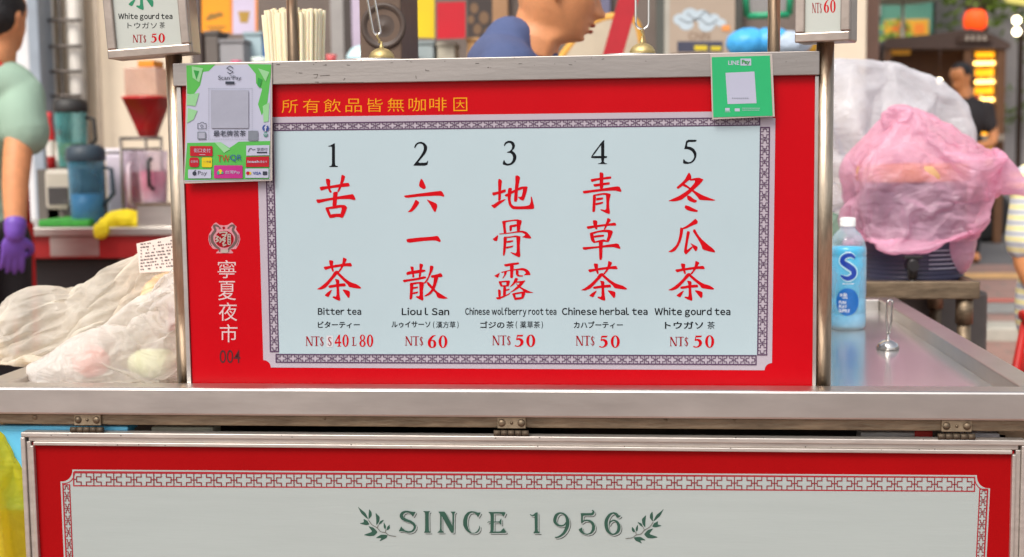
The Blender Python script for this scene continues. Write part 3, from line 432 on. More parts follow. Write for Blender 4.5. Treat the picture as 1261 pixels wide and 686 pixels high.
# hinges carrying the front panel
for px in (108, 630, 1178):
    c = onY(px, 516, LIP+.009); w2 = .021
    m = MB(); m.box((c.x-w2, LIP+.007, .8405), (c.x+w2, LIP+.0115, .857), .0008)
    h = m.build('hinge', mat('hinge_brass', (158, 142, 118), .5, .75, .35, 60, .1, 90), cart)
    for dx in (-.0145, .0145):
        q = MB().lathe([(0, .003), (.003, .0028), (.0052, .0012), (.0058, 0)], (c.x+dx, LIP+.0069, .849), 14, M=rot('X', 90)); q.build('screw', STEELD, h)
    q = MB().lathe([(0, .002), (.0022, .001), (.0024, 0)], (c.x, LIP+.0069, .849), 10, M=rot('X', 90)); q.build('screw', STEELD, h)
    k = MB()
    for j in range(5): k.tube([(c.x-w2*1.25+j*w2*.5, LIP+.006, .834), (c.x-w2*1.25+j*w2*.5+w2*.46, LIP+.006, .834)], .0042, 10)
    k.build('knuckle', mat('knuckle_dark', (86, 74, 60), .6, .6, .4, 60), h)
for px, py, rr in ((43, 514, .004), (905, 517, .0022), (400, 516, .002), (820, 517, .0025)):
    c = onY(px, py, LIP+.012)
    MB().lathe([(0, .002), (rr*.8, .0012), (rr, 0)], (c.x, LIP+.0118, c.z), 12, M=rot('X', 90)).build('bolt', STEELD, cart)

# things stored under the tray, seen through the slit
m = MB()
a = onY(0, 520, .03); b = onY(172, 520, .03)
m.box((a.x-.03, -.029, .70), (b.x, .012, .8345), .004); m.box((a.x-.034, -.0295, .826), (b.x+.004, .0125, .8352), .002)
tag(m.build('plastic_crate', mat('sky_blue_plastic', (96, 186, 224), .4, 0, .08), None), 'sky blue plastic crate showing in the slit under the tray edge above the yellow bag', 'crate')
for x0, x1, c, lab in ((186, 262, (206, 200, 176), 'pale board lying in the slit under the tray, left of the middle hinge'), (1060, 1136, (196, 188, 182), 'grey white board lying in the slit under the tray, left of the right hinge'), (1196, 1240, (204, 202, 204), 'whitish strip wedged in the slit right of the right hinge')):
    a = onY(x0, 525, .0); b = onY(x1, 525, .0)
    tag(MB().box((a.x, .0, .8), (b.x, .04, .8285), .002).build('board_offcut', mat('offcut%d' % x0, c, .6, 0, .2), None), lab, 'board')
a = onY(1126, 525, 0); b = onY(1148, 525, 0)
tag(MB().box((a.x, -.004, .8), (b.x, -.0005, .832), .001).build('red_tag', mat('tag_red', (190, 40, 30), .5), None), 'small red tag in the slit beside the right hinge', 'tag')

# ------------------------------------------------------------------ menu board (light box)
board = thing('menu_board', 'red and white menu board listing five numbered teas in red Chinese characters', 'menu board', (.475, 0, .876))
H = .487; BT = .9+H
m = MB(); m.box((.002, .0, FL+.001), (.948, .11, BT-.002), .002); m.build('case', STEEL, board)
# face: red acrylic
m = MB(); m.box((.004, -.0025, FL+.002), (.9465, -.0003, BT-.03)); m.build('red_face', RED, board)
# steel frame: top bar, thin sides, bottom
tb = onY(600, 100, 0).z
m = MB(); m.box((-.006, -.012, tb), (.951, -.0005, BT), .0012); m.box((-.006, -.0004, BT-.006), (.951, .112, BT+.0008), .001); m.build('top_bar', mat('dull_steel', (160, 153, 148), .42, .9, .1, 4, .03, 50, ani=(.7, 4, 4)), board)
m = MB(); m.box((-.0035, -.006, FL+.001), (.0035, -.0028, tb-.001), .0008); m.build('side_frame', STEEL, board)
m = MB(); m.box((.9455, -.006, FL+.001), (.951, -.0028, tb-.001), .0008); m.build('side_frame', STEEL, board)
a = Art((0, -.012, 0), (0, 1, 0), .0003)
random.seed(11)
for pts in ([(386, 92), (391, 91.5), (390, 96), (387, 96)], [(388, 101), (392, 101), (391, 103)], [(394, 93.5), (406, 92.6)], [(423, 99), (425, 96)], [(512, 93), (512.6, 97)], [(741, 73), (744, 72.4)], [(396, 102), (448, 101.4)]): a.line(pts, .6)
for _ in range(34):
    x = random.uniform(340, 1000); y = 100-(x-228)*.0205+random.uniform(-19, -5)-2; a.line([(x, y), (x+random.uniform(-3, 5), y+random.uniform(-.6, .6))], random.uniform(.3, .8))
a.build('scratches', mat('scratch_dark', (66, 58, 52), .6, .3), board)
P0 = (0, -.0026, 0)
def BA(layer): return Art(P0, (0, 1, 0), .0002+layer*.0003)
notch = 7
def notched(pts, nx=8):
    """rectangle corners tl,tr,br,bl with round bites taken out"""
    out = []
    n = len(pts)
    for i, p in enumerate(pts):
        a = pts[i-1]; b = pts[(i+1) % n]
        def toward(q, d):
            h = math.hypot(q[0]-p[0], q[1]-p[1]); return (p[0]+(q[0]-p[0])*d/h, p[1]+(q[1]-p[1])*d/h)
        A = toward(a, nx); B = toward(b, nx); C = (A[0]+B[0]-p[0], A[1]+B[1]-p[1])
        a0 = math.atan2(A[1]-p[1], A[0]-p[0]); a1 = math.atan2(B[1]-p[1], B[0]-p[0])
        d = (a1-a0+PI) % (2*PI)-PI
        for k in range(7):
            t = a0+d*k/6; out.append((p[0]+nx*math.cos(t), p[1]+nx*math.sin(t)))
    return out
A_ = BA(0); A_.poly(notched([(315.5, 144.5), (955, 136.5), (950.5, 456), (324.5, 452.5)], 9)); A_.build('white_margin', MARGIN, board)
A_ = BA(1); A_.poly([(337.5, 161), (936, 154.5), (932.5, 437.5), (343.5, 435.8)]); A_.build('tea_list_field', BLUEW, board)
def fret(art, tl, tr, br, bl, n, wd, along='x'):
    """strip of cross fretwork between two long edges"""
    def q(u, v):
        if along == 'x':
            a = (tl[0]+(tr[0]-tl[0])*u, tl[1]+(tr[1]-tl[1])*u); b = (bl[0]+(br[0]-bl[0])*u, bl[1]+(br[1]-bl[1])*u)
        else:
            a = (tl[0]+(bl[0]-tl[0])*u, tl[1]+(bl[1]-tl[1])*u); b = (tr[0]+(br[0]-tr[0])*u, tr[1]+(br[1]-tr[1])*u)
        return (a[0]+(b[0]-a[0])*v, a[1]+(b[1]-a[1])*v)
    for i in range(n):
        f = lambda s, v: q((i+s)/n, v)
        for sg in (-1, 1):
            art.line([f(.5+sg*.13, .04), f(.5+sg*.13, .3), f(.5+sg*.36, .3), f(.5+sg*.36, .7), f(.5+sg*.13, .7), f(.5+sg*.13, .96)], wd)
            art.line([f(.5+sg*.36, .5), f(.5+sg*.5, .5)], wd)
        if i: art.line([f(0, .03), f(0, .97)], wd)
F_ = BA(2); FS = [((337, 152.2), (935.5, 144.8), (935.5, 154), (337, 160.6), 43, 'x'), ((340, 436.6), (931, 438), (931, 449), (340, 446), 43, 'x'),
      ((327, 166), (335.5, 166), (343, 433), (333, 433), 20, 'y'), ((936.5, 157), (947.5, 157), (944, 437), (933, 437), 20, 'y')]
for tl, tr, br, bl, n, al in FS:
    fret(F_, tl, tr, br, bl, n, .85, al); F_.line([tl, tr, br, bl], 1.5, closed=True)
F_.build('fretwork_border', INKPURP, board)
# characters
def glyph(art, key, box=None):
    polys = GLYPH[key]
    if box:
        src = GLYPH[key]; xs = [x for p in src for x, y in p]; ys = [y for p in src for x, y in p]
        sx = (box[2]-box[0])/(max(xs)-min(xs)); sy = (box[3]-box[1])/(max(ys)-min(ys)); x0, y0 = min(xs), min(ys)
        polys = [[(box[0]+(x-x0)*sx, box[1]+(y-y0)*sy) for x, y in p] for p in src]
    for p in polys: art.poly(chaikin(p, .18))
COLS = [('characters of the bitter tea', [('ku', None), ('cha', None)]), ('', [('liu', None), ('yi', None), ('san', None)]), ('', [('di', None), ('gu', None), ('lu', None)]),
        ('', [('qing', None), ('cao', None), ('cha', (715, 321, 772.7, 370.5))]), ('', [('dong', None), ('gua', None), ('cha', (822.3, 321, 880, 370.5))])]
for _, gs in COLS:
    for k, b in gs: a = BA(2); glyph(a, k, b); a.build('tea_character', INKRED, board)
for k in range(5):
    a = BA(2); glyph(a, 'n%d' % (k+1)); a.build('numeral', INKBLK, board)
# English and Japanese names
EN = [('Bitter tea', 391.4, 378.9, 444.8, 387.8), ('Liou I San', 494.7, 378.9, 553.2, 388.2), ('Chinese wolfberry root tea', 572.8, 378.7, 685.2, 390.2), ('Chinese herbal tea', 692, 378.7, 797.5, 388), ('White gourd tea', 806, 378.8, 899.5, 390.8)]
for t in EN:
    a = BA(2); a.latin(t[0].replace(' I ', ' l '), *t[1:]); a.build('english_name', INKBLK, board)
JA = [[('ビターティー', 391.4, 395.8, 443, 404.2)], [('ルゥイサーソ', 482, 395.6, 530, 403.6), ('(', 533.3, 395.8, 535, 404.5), ('漢方草', 537, 395.8, 561, 404), (')', 563, 395.8, 564.7, 404.5)],
      [('ゴジの', 591.4, 395.7, 621.2, 404.2), ('茶', 623.4, 395.5, 632.7, 404.4), ('(', 635, 395.6, 636.8, 404.6), ('薬草茶', 640.5, 395.6, 665, 404.2), (')', 666.8, 395.6, 668.6, 404.6)], [('カハブーティー', 706.5, 395.7, 767, 404.4)], [('トウガソ', 818.7, 396, 866, 405), ('茶', 871, 396, 880.2, 405.2)]]
for col in JA:
    a = BA(2)
    for t in col: a.text(*t, bold=.004 if t[0][0] in '漢薬茶' else .02)
    a.build('japanese_name', INKBLK, board)
# serif lettering for prices
def serif(art, ch, x0, y0, x1, y1, heavy=1.0):
    W, Hh = x1-x0, y1-y0
    p = lambda u, v: (x0+u*W, y0+v*Hh)
    k = W*heavy
    def L(pts, sm=0): art.line([(*p(q[0], q[1]), q[2]*k) for q in pts], 1, sm)
    if ch == '0': art.ring(*p(.5, .5), (W*.5, Hh*.5), (W*.19*(2-heavy), Hh*.43))
    elif ch == '8':
        art.ring(*p(.5, .25), (W*.42, Hh*.25), (W*.17, Hh*.19)); art.ring(*p(.5, .73), (W*.5, Hh*.27), (W*.2, Hh*.2))
    elif ch == '4':
        art.poly([p(.62, 0), p(.8, 0), p(.8, 1), p(.55, 1), p(.55, .1)]); art.poly([p(.6, .0), p(.72, .1), p(.2, .62), p(0, .62)]); art.poly([p(0, .6), p(1, .6), p(1, .72), p(0, .76)])
        art.poly([p(.4, .94), p(.95, .94), p(.95, 1), p(.4, 1)])
    elif ch == '5':
        art.poly([p(.28, .02), p(.95, .02), p(1, -.03), p(.88, .16), p(.3, .16)]); L([(.3, .04, .1), (.2, .45, .12)])
        L([(.2, .43, .1), (.45, .36, .22), (.75, .48, .34), (.8, .7, .34), (.6, .9, .2), (.3, .97, .12), (0, .9, .16)], 5)
    elif ch == '6':
        L([(.9, .0, .06), (.55, .1, .22), (.22, .4, .34), (.17, .68, .34), (.3, .9, .24), (.5, .965, .1), (.75, .88, .26), (.83, .66, .32), (.72, .46, .24), (.5, .41, .1), (.3, .47, .08)], 5)
    elif ch == 'N':
        L([(.12, 0, .09), (.12, 1, .09)]); L([(.88, 0, .09), (.88, 1, .09)]); art.poly([p(.0, 0), p(.25, 0), p(.92, 1), p(.72, 1)])
        L([(0, .97, .06), (.26, .97, .06)][0:2]); L([(.7, .03, .06), (1, .03, .06)])
    elif ch == 'T':
        art.poly([p(.4, 0), p(.62, 0), p(.62, 1), p(.4, 1)]); art.poly([p(0, 0), p(1, 0), p(1, .14), p(.92, .06), p(.08, .06), p(0, .14)]); art.poly([p(.25, .95), p(.77, .95), p(.77, 1), p(.25, 1)])
    elif ch in 'S$':
        L([(.9, .2, .1), (.7, .07, .12), (.35, .07, .16), (.16, .24, .24), (.42, .45, .3), (.76, .64, .28), (.78, .85, .2), (.45, .95, .14), (.12, .85, .12), (.08, .72, .1)], 4)
        if ch == '$': L([(.5, -.06, .1), (.5, 1.06, .1)])
    elif ch == 'L':
        art.poly([p(.2, 0), p(.45, 0), p(.45, 1), p(.2, 1)]); art.poly([p(0, .0), p(.65, .0), p(.65, .06), p(0, .06)]); art.poly([p(0, .93), p(.85, .93), p(1, .7), p(1, 1), p(0, 1)])
def nts(a, x0, y0, x1, y1):
    w3 = (x1-x0); serif(a, 'N', x0, y0, x0+w3*.4, y1); serif(a, 'T', x0+w3*.42, y0, x0+w3*.76, y1); serif(a, '$', x0+w3*.79, y0+.7, x1, y1)
PR = [((376.5, 414.3, 398.7, 426), [('4', 412.2, 412.2, 420.3, 426.8), ('0', 421.6, 412, 429.4, 427.2), ('8', 442.5, 412, 450.2, 427.2), ('0', 451.6, 412, 459.6, 427.2)]),
      ((499, 414.2, 521.3, 425.6), [('6', 526.8, 413, 537.4, 428.4), ('0', 540, 413, 551, 428.6)]), ((606.3, 413.2, 629, 425.2), [('5', 634, 412, 644.8, 427), ('0', 648, 412, 659.2, 427.4)]),
      ((709.2, 413.6, 732.3, 425.6), [('5', 738, 413.2, 748.5, 428), ('0', 752, 413, 763.2, 428.4)]), ((824.8, 414.8, 847.7, 426.3), [('5', 853.8, 413, 864.6, 428), ('0', 868.2, 412.8, 879.5, 428.4)])]
st = BA(2); st.rect(402, 413.2, 410, 427.3); st.build('price_sticker', WHITE, board)
for i, (n, ds) in enumerate(PR):
    a = BA(2); nts(a, *n)
    if i == 0: serif(a, 'L', 433.4, 415, 438.8, 426)
    a.build('currency_mark', INKDRED, board)
    a = BA(2)
    for d in ds: serif(a, *d)
    a.build('price', INKRED, board)
a = BA(4); serif(a, 'S', 403.8, 414.8, 408.4, 426); a.build('size_mark', INKDRED, board)
# gold line on the red band
a = BA(0)
for ch, x0, x1 in (('所', 35, 135), ('有', 166, 270), ('飲', 296, 402), ('品', 431, 532), ('皆', 566, 663), ('無', 692, 795), ('咖', 823, 930), ('啡', 952, 1060)):
    X0 = 340+x0/5.044; X1 = 340+x1/5.044; dy = -(x0-35)/1000*2.6; a.text(ch, X0, 122.6+dy, X1, 139.2+dy, bold=-.004)
a.line([(559, 121), (574.5, 120.8), (574.8, 136), (559.2, 136.2)], 1.5, closed=True); a.text('大', 561.5, 123.4, 572, 133.4, bold=.01)
a.build('gold_slogan', INKGOLD, board)
# left column: emblem, market name, number
a = BA(0)
for ch, x0, x1, y0, y1 in (('寧', 65, 147, 200, 280), ('夏', 68, 146, 293, 378), ('夜', 70, 152, 388, 470), ('市', 75, 153, 485, 565)):
    a.text(ch, 250+x0/3.61, 265+y0/3.61, 250+x1/3.61, 265+y1/3.61, bold=-.002)
a.build('market_name', INKPALE, board)
a = BA(0); a.text('004', 270.5, 431, 296, 447.3, bold=.004); a.build('stall_number', mat('ink_wine', (70, 4, 16), .4, 0, .1), board)
E0 = lambda x, y: (250+x/14.3, 268+y/14.3)
a = BA(0)
sil = [(230, 85), (290, 130), (365, 140), (430, 130), (510, 85), (525, 95), (590, 160), (580, 210), (640, 300), (655, 380), (630, 470), (580, 550), (480, 560), (530, 610), (520, 628), (230, 628), (240, 605), (290, 570), (270, 555), (180, 550), (120, 480), (92, 390), (105, 290), (160, 215), (145, 170), (190, 110)]
a.poly([E0(*p) for p in sil]); a.build('emblem_outline', mat('ink_rose', (186, 124, 132), .4, 0, .08), board)
a = BA(1)
for sg in (-1, 1):
    M_ = lambda x, y: E0(370+sg*(x-370), y)
    a.line([(*M_(300, 180), 1.2), (*M_(240, 140), 2.4), (*M_(190, 150), 2.4), (*M_(215, 220), 3.0), (*M_(160, 310), 3.2), (*M_(160, 410), 3.4), (*M_(220, 500), 3.0), (*M_(285, 550), 2.2), (*M_(290, 600), 1.2)], 2, 5)
    a.line([(*M_(122, 300), .8), (*M_(110, 390), .9), (*M_(150, 500), .8)], .8, 5); a.line([(*M_(275, 195), 1.0), (*M_(320, 185), .8)], 1)
a.build('emblem_tigers', mat('ink_umber', (92, 70, 66), .4, 0, .1), board)
a = BA(1); a.disc(*E0(375, 380), 11.6, 10.4); a.disc(*E0(365, 182), 1.7); a.build('emblem_disc', INKDRED, board)
a = BA(2)
for x0, y0, x1, y1 in ((430, 285, 490, 480),): a.rrect(*E0(x0, y0), *E0(x1, y1), 1.2)
for pts in ([(285, 270), (350, 255), (420, 265), (385, 310), (340, 300)], [(330, 310), (400, 320), (340, 380), (400, 370)], [(220, 325), (270, 340), (230, 380), (275, 400), (225, 430)], [(340, 400), (390, 410), (350, 460), (395, 480), (345, 495)], [(290, 350), (320, 400), (290, 440)]):
    a.line([E0(*q) for q in pts], 1.7, 3)
a.rrect(*E0(315, 560), *E0(445, 620), 1.5)
a.build('emblem_strokes', mat('ink_sand', (160, 146, 136), .4, 0, .08), board)
a = BA(4)
for y in (312, 358, 404, 446): a.rect(*E0(446, y-10), *E0(474, y+10))
a.build('emblem_dots', mat('ink_umber', (92, 70, 66)), board)

# ------------------------------------------------------------------ hinged lower panel
Y2 = -.0449
low = thing('hinged_front_sign', 'large red and cream aluminium framed panel with green SINCE 1956 lettering hung below the counter', 'sign', (.49, Y2, .5))
m = MB()
fx0 = onY(43, 548, Y2).x; fx1 = onY(1245.3, 557, Y2).x; fz = onY(640, 553, Y2).z; wf = .021
zb = .28
m.box((fx0-.004, Y2+.001, zb), (fx1+.004, Y2+.012, fz+.004)); m.build('red_face', REDM, low)
# stepped aluminium frame: three mouldings
def mould(name, x0, x1, z0, z1, horiz, sgn=1):
    m = MB()
    if horiz:
        h = z1-z0
        m.box((x0, Y2-.006, z0), (x1, Y2+.014, z0+h*.28), .0012); m.box((x0-.009, Y2-.002, z0+h*.285), (x1+.009, Y2+.0142, z0+h*.62), .001); m.box((x0-.019, Y2-.006, z0+h*.625), (x1+.019, Y2+.0144, z1), .0014)
    else:
        h = x1-x0
        e = (x0, x0+h*.38, x0+h*.72, x1) if sgn > 0 else (x0, x0+h*.28, x0+h*.62, x1)
        m.box((e[0]+.0003, Y2-.006, z0), (e[1]-.0003, Y2+.0138, z1-.0005 if sgn < 0 else z1+.0125), .0012); m.box((e[1], Y2-.002, z0), (e[2], Y2+.0136, z1+.0055), .001); m.box((e[2]+.0003, Y2-.006, z0), (e[3], Y2+.0134, z1+.0125 if sgn < 0 else z1-.0005), .0012)
    return m.build(name, ALU, low)
mould('frame_rail', fx0, fx1, fz, fz+.0205, True)
mould('frame_stile', fx0-.0205, fx0, zb-.02, fz, False, 1)
mould('frame_stile', fx1, fx1+.0205, zb-.02, fz, False, -1)
m = MB(); m.box((fx0+.0005, Y2-.006, zb-.02), (fx1-.0005, Y2+.0137, zb), .0012); m.build('frame_rail', ALU, low)
a = Art((0, Y2-.006, 0), (0, 1, 0), .0003)
for _ in range(26):
    x = random.uniform(40, 1240); y = 533+(x/1261)*6+random.choice((2, 3, 13, 15))+random.uniform(-1, 1); a.disc(x, y, random.uniform(.4, 1.3), random.uniform(.3, .7), 8)
a.build('paint_chips', mat('chip_dark', (52, 44, 40), .7), low)
PL = (0, Y2+.001, 0)
def LA(layer): return Art(PL, (0, 1, 0), .0002+layer*.0003)
# cream field with concave corners; extends below the picture down to the frame
def conc(c, a, b, n=8):
    """quarter circle concave between a and b with centre c"""
    t0 = math.atan2(a[1]-c[1], a[0]-c[0]); t1 = math.atan2(b[1]-c[1], b[0]-c[0]); d = (t1-t0+PI) % (2*PI)-PI
    r0 = math.hypot(a[0]-c[0], a[1]-c[1]); r1 = math.hypot(b[0]-c[0], b[1]-c[1])
    return [(c[0]+(r0+(r1-r0)*k/n)*math.cos(t0+d*k/n), c[1]+(r0+(r1-r0)*k/n)*math.sin(t0+d*k/n)) for k in range(n+1)]
YB = 1180
tlc = conc((76, 580), (74.5, 593), (89, 578.3)); trc = conc((1218, 587), (1203, 585.2), (1219.2, 601.5))
out = [(100, YB)] + tlc + trc + [(1190, YB)]
a = LA(0); a.poly(out); a.build('cream_field', CREAM, low)
a = LA(1)
inn = [(103, YB)] + [(p[0]+2.6, p[1]+2.4) for p in tlc] + [(p[0]-2.6, p[1]+2.4) for p in trc] + [(1187, YB)]
a.line(inn, 1.2)
FT = [((90.5, 582.2), (1200.3, 588), (1200, 605), (90.8, 598.2))]
a.line(FT[0], 1.5, closed=True)
SL = ((77.6, 597), (85.6, 597), (90.0, 700), (83.2, 700)); SR = ((1206.6, 602.5), (1216, 602.5), (1213, 700), (1203.8, 700))
SLx = ((77.6, 597), (85.6, 597), (110.5, YB), (104, YB)); SRx = ((1206.6, 602.5), (1216, 602.5), (1187, YB), (1178, YB))
for q in (SLx, SRx): a.line(q, 1.4, closed=True)
a.build('border_rules', mat('ink_border_red', (150, 12, 28), .5, 0, .08), low)
a = LA(2); fret(a, *FT[0], 45, 1.15, 'x'); fret(a, *SLx, 40, .85, 'y'); fret(a, *SRx, 40, .85, 'y'); a.build('fretwork_border', INKMAROON, low)
# SINCE 1956 with offset shadow lines
RB = {'9': ([(740, 330, 12), (715, 375, 24), (660, 393, 26), (600, 380, 36), (552, 330, 50), (548, 270, 56), (580, 200, 48), (640, 168, 26), (705, 185, 28), (755, 245, 46), (772, 330, 62), (755, 430, 58), (700, 525, 44), (620, 585, 28), (545, 598, 14)], 645),
      '6': ([(845, 215, 10), (800, 228, 50), (770, 190, 44), (715, 168, 26), (650, 205, 44), (600, 290, 58), (592, 385, 60), (620, 480, 52), (680, 535, 30), (740, 538, 26), (800, 490, 50), (818, 410, 56), (790, 335, 42), (730, 297, 24), (670, 322, 22), (640, 382, 12)], 705)}
def since(a, dx, dy, grow=0, only=None):
    for k in ('S', 'I', 'N', 'C', 'E', 'y1', 'y5'):
        if only and k != only: continue
        for p in GLYPH[k]: a.poly([(x+dx, y+dy) for x, y in chaikin(p, .12)])
    for k, (pts, x0) in RB.items():
        if only and k != only: continue
        a.line([(x0+x/14.29+dx, 620+y/14.29+dy, w_/14.29+grow) for x, y, w_ in pts], 1, 5)
a = LA(1); since(a, 2.0, 1.9); a.build('lettering_shadow', mat('ink_grey_green', (66, 74, 68), .5, 0, .1), low)
a = LA(3); since(a, 1.25, 1.15); a.build('lettering_gap', CREAM, low)
for k in ('S', 'I', 'N', 'C', 'E', 'y1', '9', 'y5', '6'): a = LA(5); since(a, 0, 0, 0, k); a.build('letter', INKGRN, low)
for mir in (False, True):
    T = (lambda x, y: (770+(488-x), y+2.8)) if mir else (lambda x, y: (x, y))
    a = LA(1)
    for p in GLYPH['leaf']: a.poly([T(*q) for q in chaikin(p, .15)])
    a.build('laurel_leaves', INKGRN, low)
    a = LA(3); Q = lambda x, y: T(436+x/13.72, 622+y/13.72)
    a.line([(*Q(*p), .75) for p in ((240, 245), (300, 330), (390, 385), (450, 450), (530, 465), (590, 510), (710, 530))], .75, 3)
    a.line([Q(390, 385), Q(412, 335)], .7); a.line([Q(530, 460), Q(537, 412)], .7)
    a.build('laurel_stem', mat('ink_stem', (84, 82, 74), .5), low)

# ------------------------------------------------------------------ posts
def post(px_top, px_bot, Y, z0, z1, rad, lab, py=(0, 470), cap=True, m_=POSTM):
    a = onY(px_bot, py[1], Y); X = a.x
    t = thing('steel_post', lab, 'post', (X, Y, z0))
    MB().tube([(X, Y, z0), (X, Y, z1)], rad, 24).build('pole', m_, t)
    MB().lathe([(rad*1.5, 0), (rad*1.5, .006), (rad*1.12, .008), (rad*1.12, .02), (rad*1.0, .021)], (X, Y, z0), 24).build('collar', m_, t)
    return X
lx = post(0, 228.5, .006, .8754, 1.405, .0125, 'steel post at the menu board left end below the white gourd tea sign')
rx = post(0, 1012.5, .004, .8754, 1.41, .0125, 'steel post at the right end of the menu board beside the bottle of blue drink', (0, 460))
bx = onY(361, 60, .085)
t = thing('steel_post', 'thin steel post in front of the bundle of straws', 'post', (bx.x, .085, BT))
MB().tube([(bx.x, .085, BT+.001), (bx.x, .085, 1.75)], .0088, 20).build('pole', POSTM, t)
bx = onY(953, 50, .1)
t = thing('steel_post', 'thin steel post behind the menu board left of the NT$60 sign', 'post', (bx.x, .1, BT))
MB().tube([(bx.x, .1, BT+.001), (bx.x, .1, 1.75)], .0095, 20).build('pole', POSTM, t)

# ------------------------------------------------------------------ small price signs on the posts
FRM = mat('sign_frame_metal', (172, 158, 148), .32, .85, .2, 20, .04, 60)
def price_sign(lab, c, roll, yaw, wd, ht, dp, art):
    """box sign: local x right, z up, front at local y=0"""
    t = thing('price_sign', lab, 'price sign', c)
    M = Matrix.Translation(c) @ rot('Z', yaw) @ rot('Y', roll)
    f = .0135
    MB().box((-wd/2, .003, -ht/2), (wd/2, dp, ht/2), .003, M).build('case', FRM, t)
    fr = MB()
    for lo, hi in (((-wd/2, -.006, -ht/2), (wd/2, .0028, -ht/2+f)), ((-wd/2, -.006, ht/2-f), (wd/2, .0028, ht/2)), ((-wd/2, -.0055, -ht/2+f+.0004), (-wd/2+f, .0026, ht/2-f-.0004)), ((wd/2-f, -.0055, -ht/2+f+.0004), (wd/2, .0026, ht/2-f-.0004))):
        fr.box(lo, hi, .0018, M)
    fr.build('frame', FRM, t)
    MB().box((-wd/2+f*.8, .0004, -ht/2+f*.8), (wd/2-f*.8, .0025, ht/2-f*.8), 0, M).build('face', mat('price_face', (176, 180, 172), .3, 0, .03, coat=.3), t)
    N = M.to_3x3() @ Vector((0, 1, 0)); P = M @ Vector((0, .0004, 0))
    art(t, P, N)
c0 = onY(180, 66, -.02); cc = onY(177.5, -14, -.02)
def art1(t, P, N):
    A = lambda l: Art(P, N, .0002+l*.0003)
    g_ = mat('ink_leaf_green', (14, 118, 80), .4, 0, .08)
    a = A(0); glyph(a, 'cha', (148, -42, 203, 12.5)); a.build('tea_name', g_, t)
    a = A(0); a.latin('White gourd tea', 145.6, 16.2, 212.4, 25.6); a.text('トウガソ', 157, 27.6, 193, 35); a.text('茶', 196.5, 27.2, 203, 35); a.build('name_lettering', INKBLK, t)
    a = A(0); nts(a, 163.5, 42.8, 180, 52.4); a.build('currency_mark', INKDRED, t)
    a = A(0); serif(a, '5', 185.8, 41.2, 193, 52.4); serif(a, '0', 195, 41, 203, 52.6); a.build('price', INKRED, t)
price_sign('framed price sign reading White gourd tea NT$ 50 on the left post', (cc.x, -.02, cc.z), -3.3, 0, .128, .2, .045, art1)
cc = onY(1014, -45, -.02)
def art2(t, P, N):
    A = lambda l: Art(P, N, .0002+l*.0003)
    a = A(0); nts(a, 1000, 3.6, 1012, 16); a.build('currency_mark', INKDRED, t)
    a = A(0); serif(a, '6', 1014.5, 0, 1021, 16); serif(a, '0', 1022.2, -.4, 1029, 15.8); a.build('price', INKRED, t)
price_sign('framed price sign reading NT$60 on the right post', (cc.x, -.02, cc.z), 0, -20, .078, .22, .05, art2)

# ------------------------------------------------------------------ payment cards hung on the board
def card(lab, Y, corners, sleeve, arts, col):
    c = onY(sum(p[0] for p in corners)/4, sum(p[1] for p in corners)/4, Y)
    t = thing('payment_card', lab, 'payment sign', c)
    MB().prism([onY(*p, Y+.0002) for p in sleeve], (0, .0008, 0)).build('plastic_sleeve', mat('clear_sleeve', (170, 160, 154), .12, 0, .05, coat=.5), t)
    MB().prism([onY(*p, Y-.0004) for p in corners], (0, .0004, 0)).build('printed_sheet', col, t)
    arts(t, lambda l: Art((0, Y-.0004, 0), (0, 1, 0), .0002+l*.0003))
    return t
CG = mat('card_green', (76, 160, 70), .35, 0, .06, coat=.12, spec=.25); CG2 = mat('card_pale_green', (130, 180, 130), .35, 0, .05, coat=.12, spec=.25); CGd = mat('card_deep_green', (40, 134, 56), .35, 0, .06, coat=.12, spec=.25)
CW = mat('card_lilac_white', (166, 168, 186), .3, 0, .03, coat=.12, spec=.25); CR = mat('card_red', (160, 20, 36), .35, coat=.1, spec=.25); CY = mat('card_yellow', (190, 168, 24), .35, coat=.1, spec=.25); CP = mat('card_magenta', (164, 40, 116), .35, coat=.1, spec=.25)
CK = mat('card_ink', (32, 38, 54), .4); CB = mat('card_blue', (30, 60, 130), .4); CGR = mat('card_grey', (106, 112, 122), .4); CT = mat('card_teal', (36, 136, 112), .4)
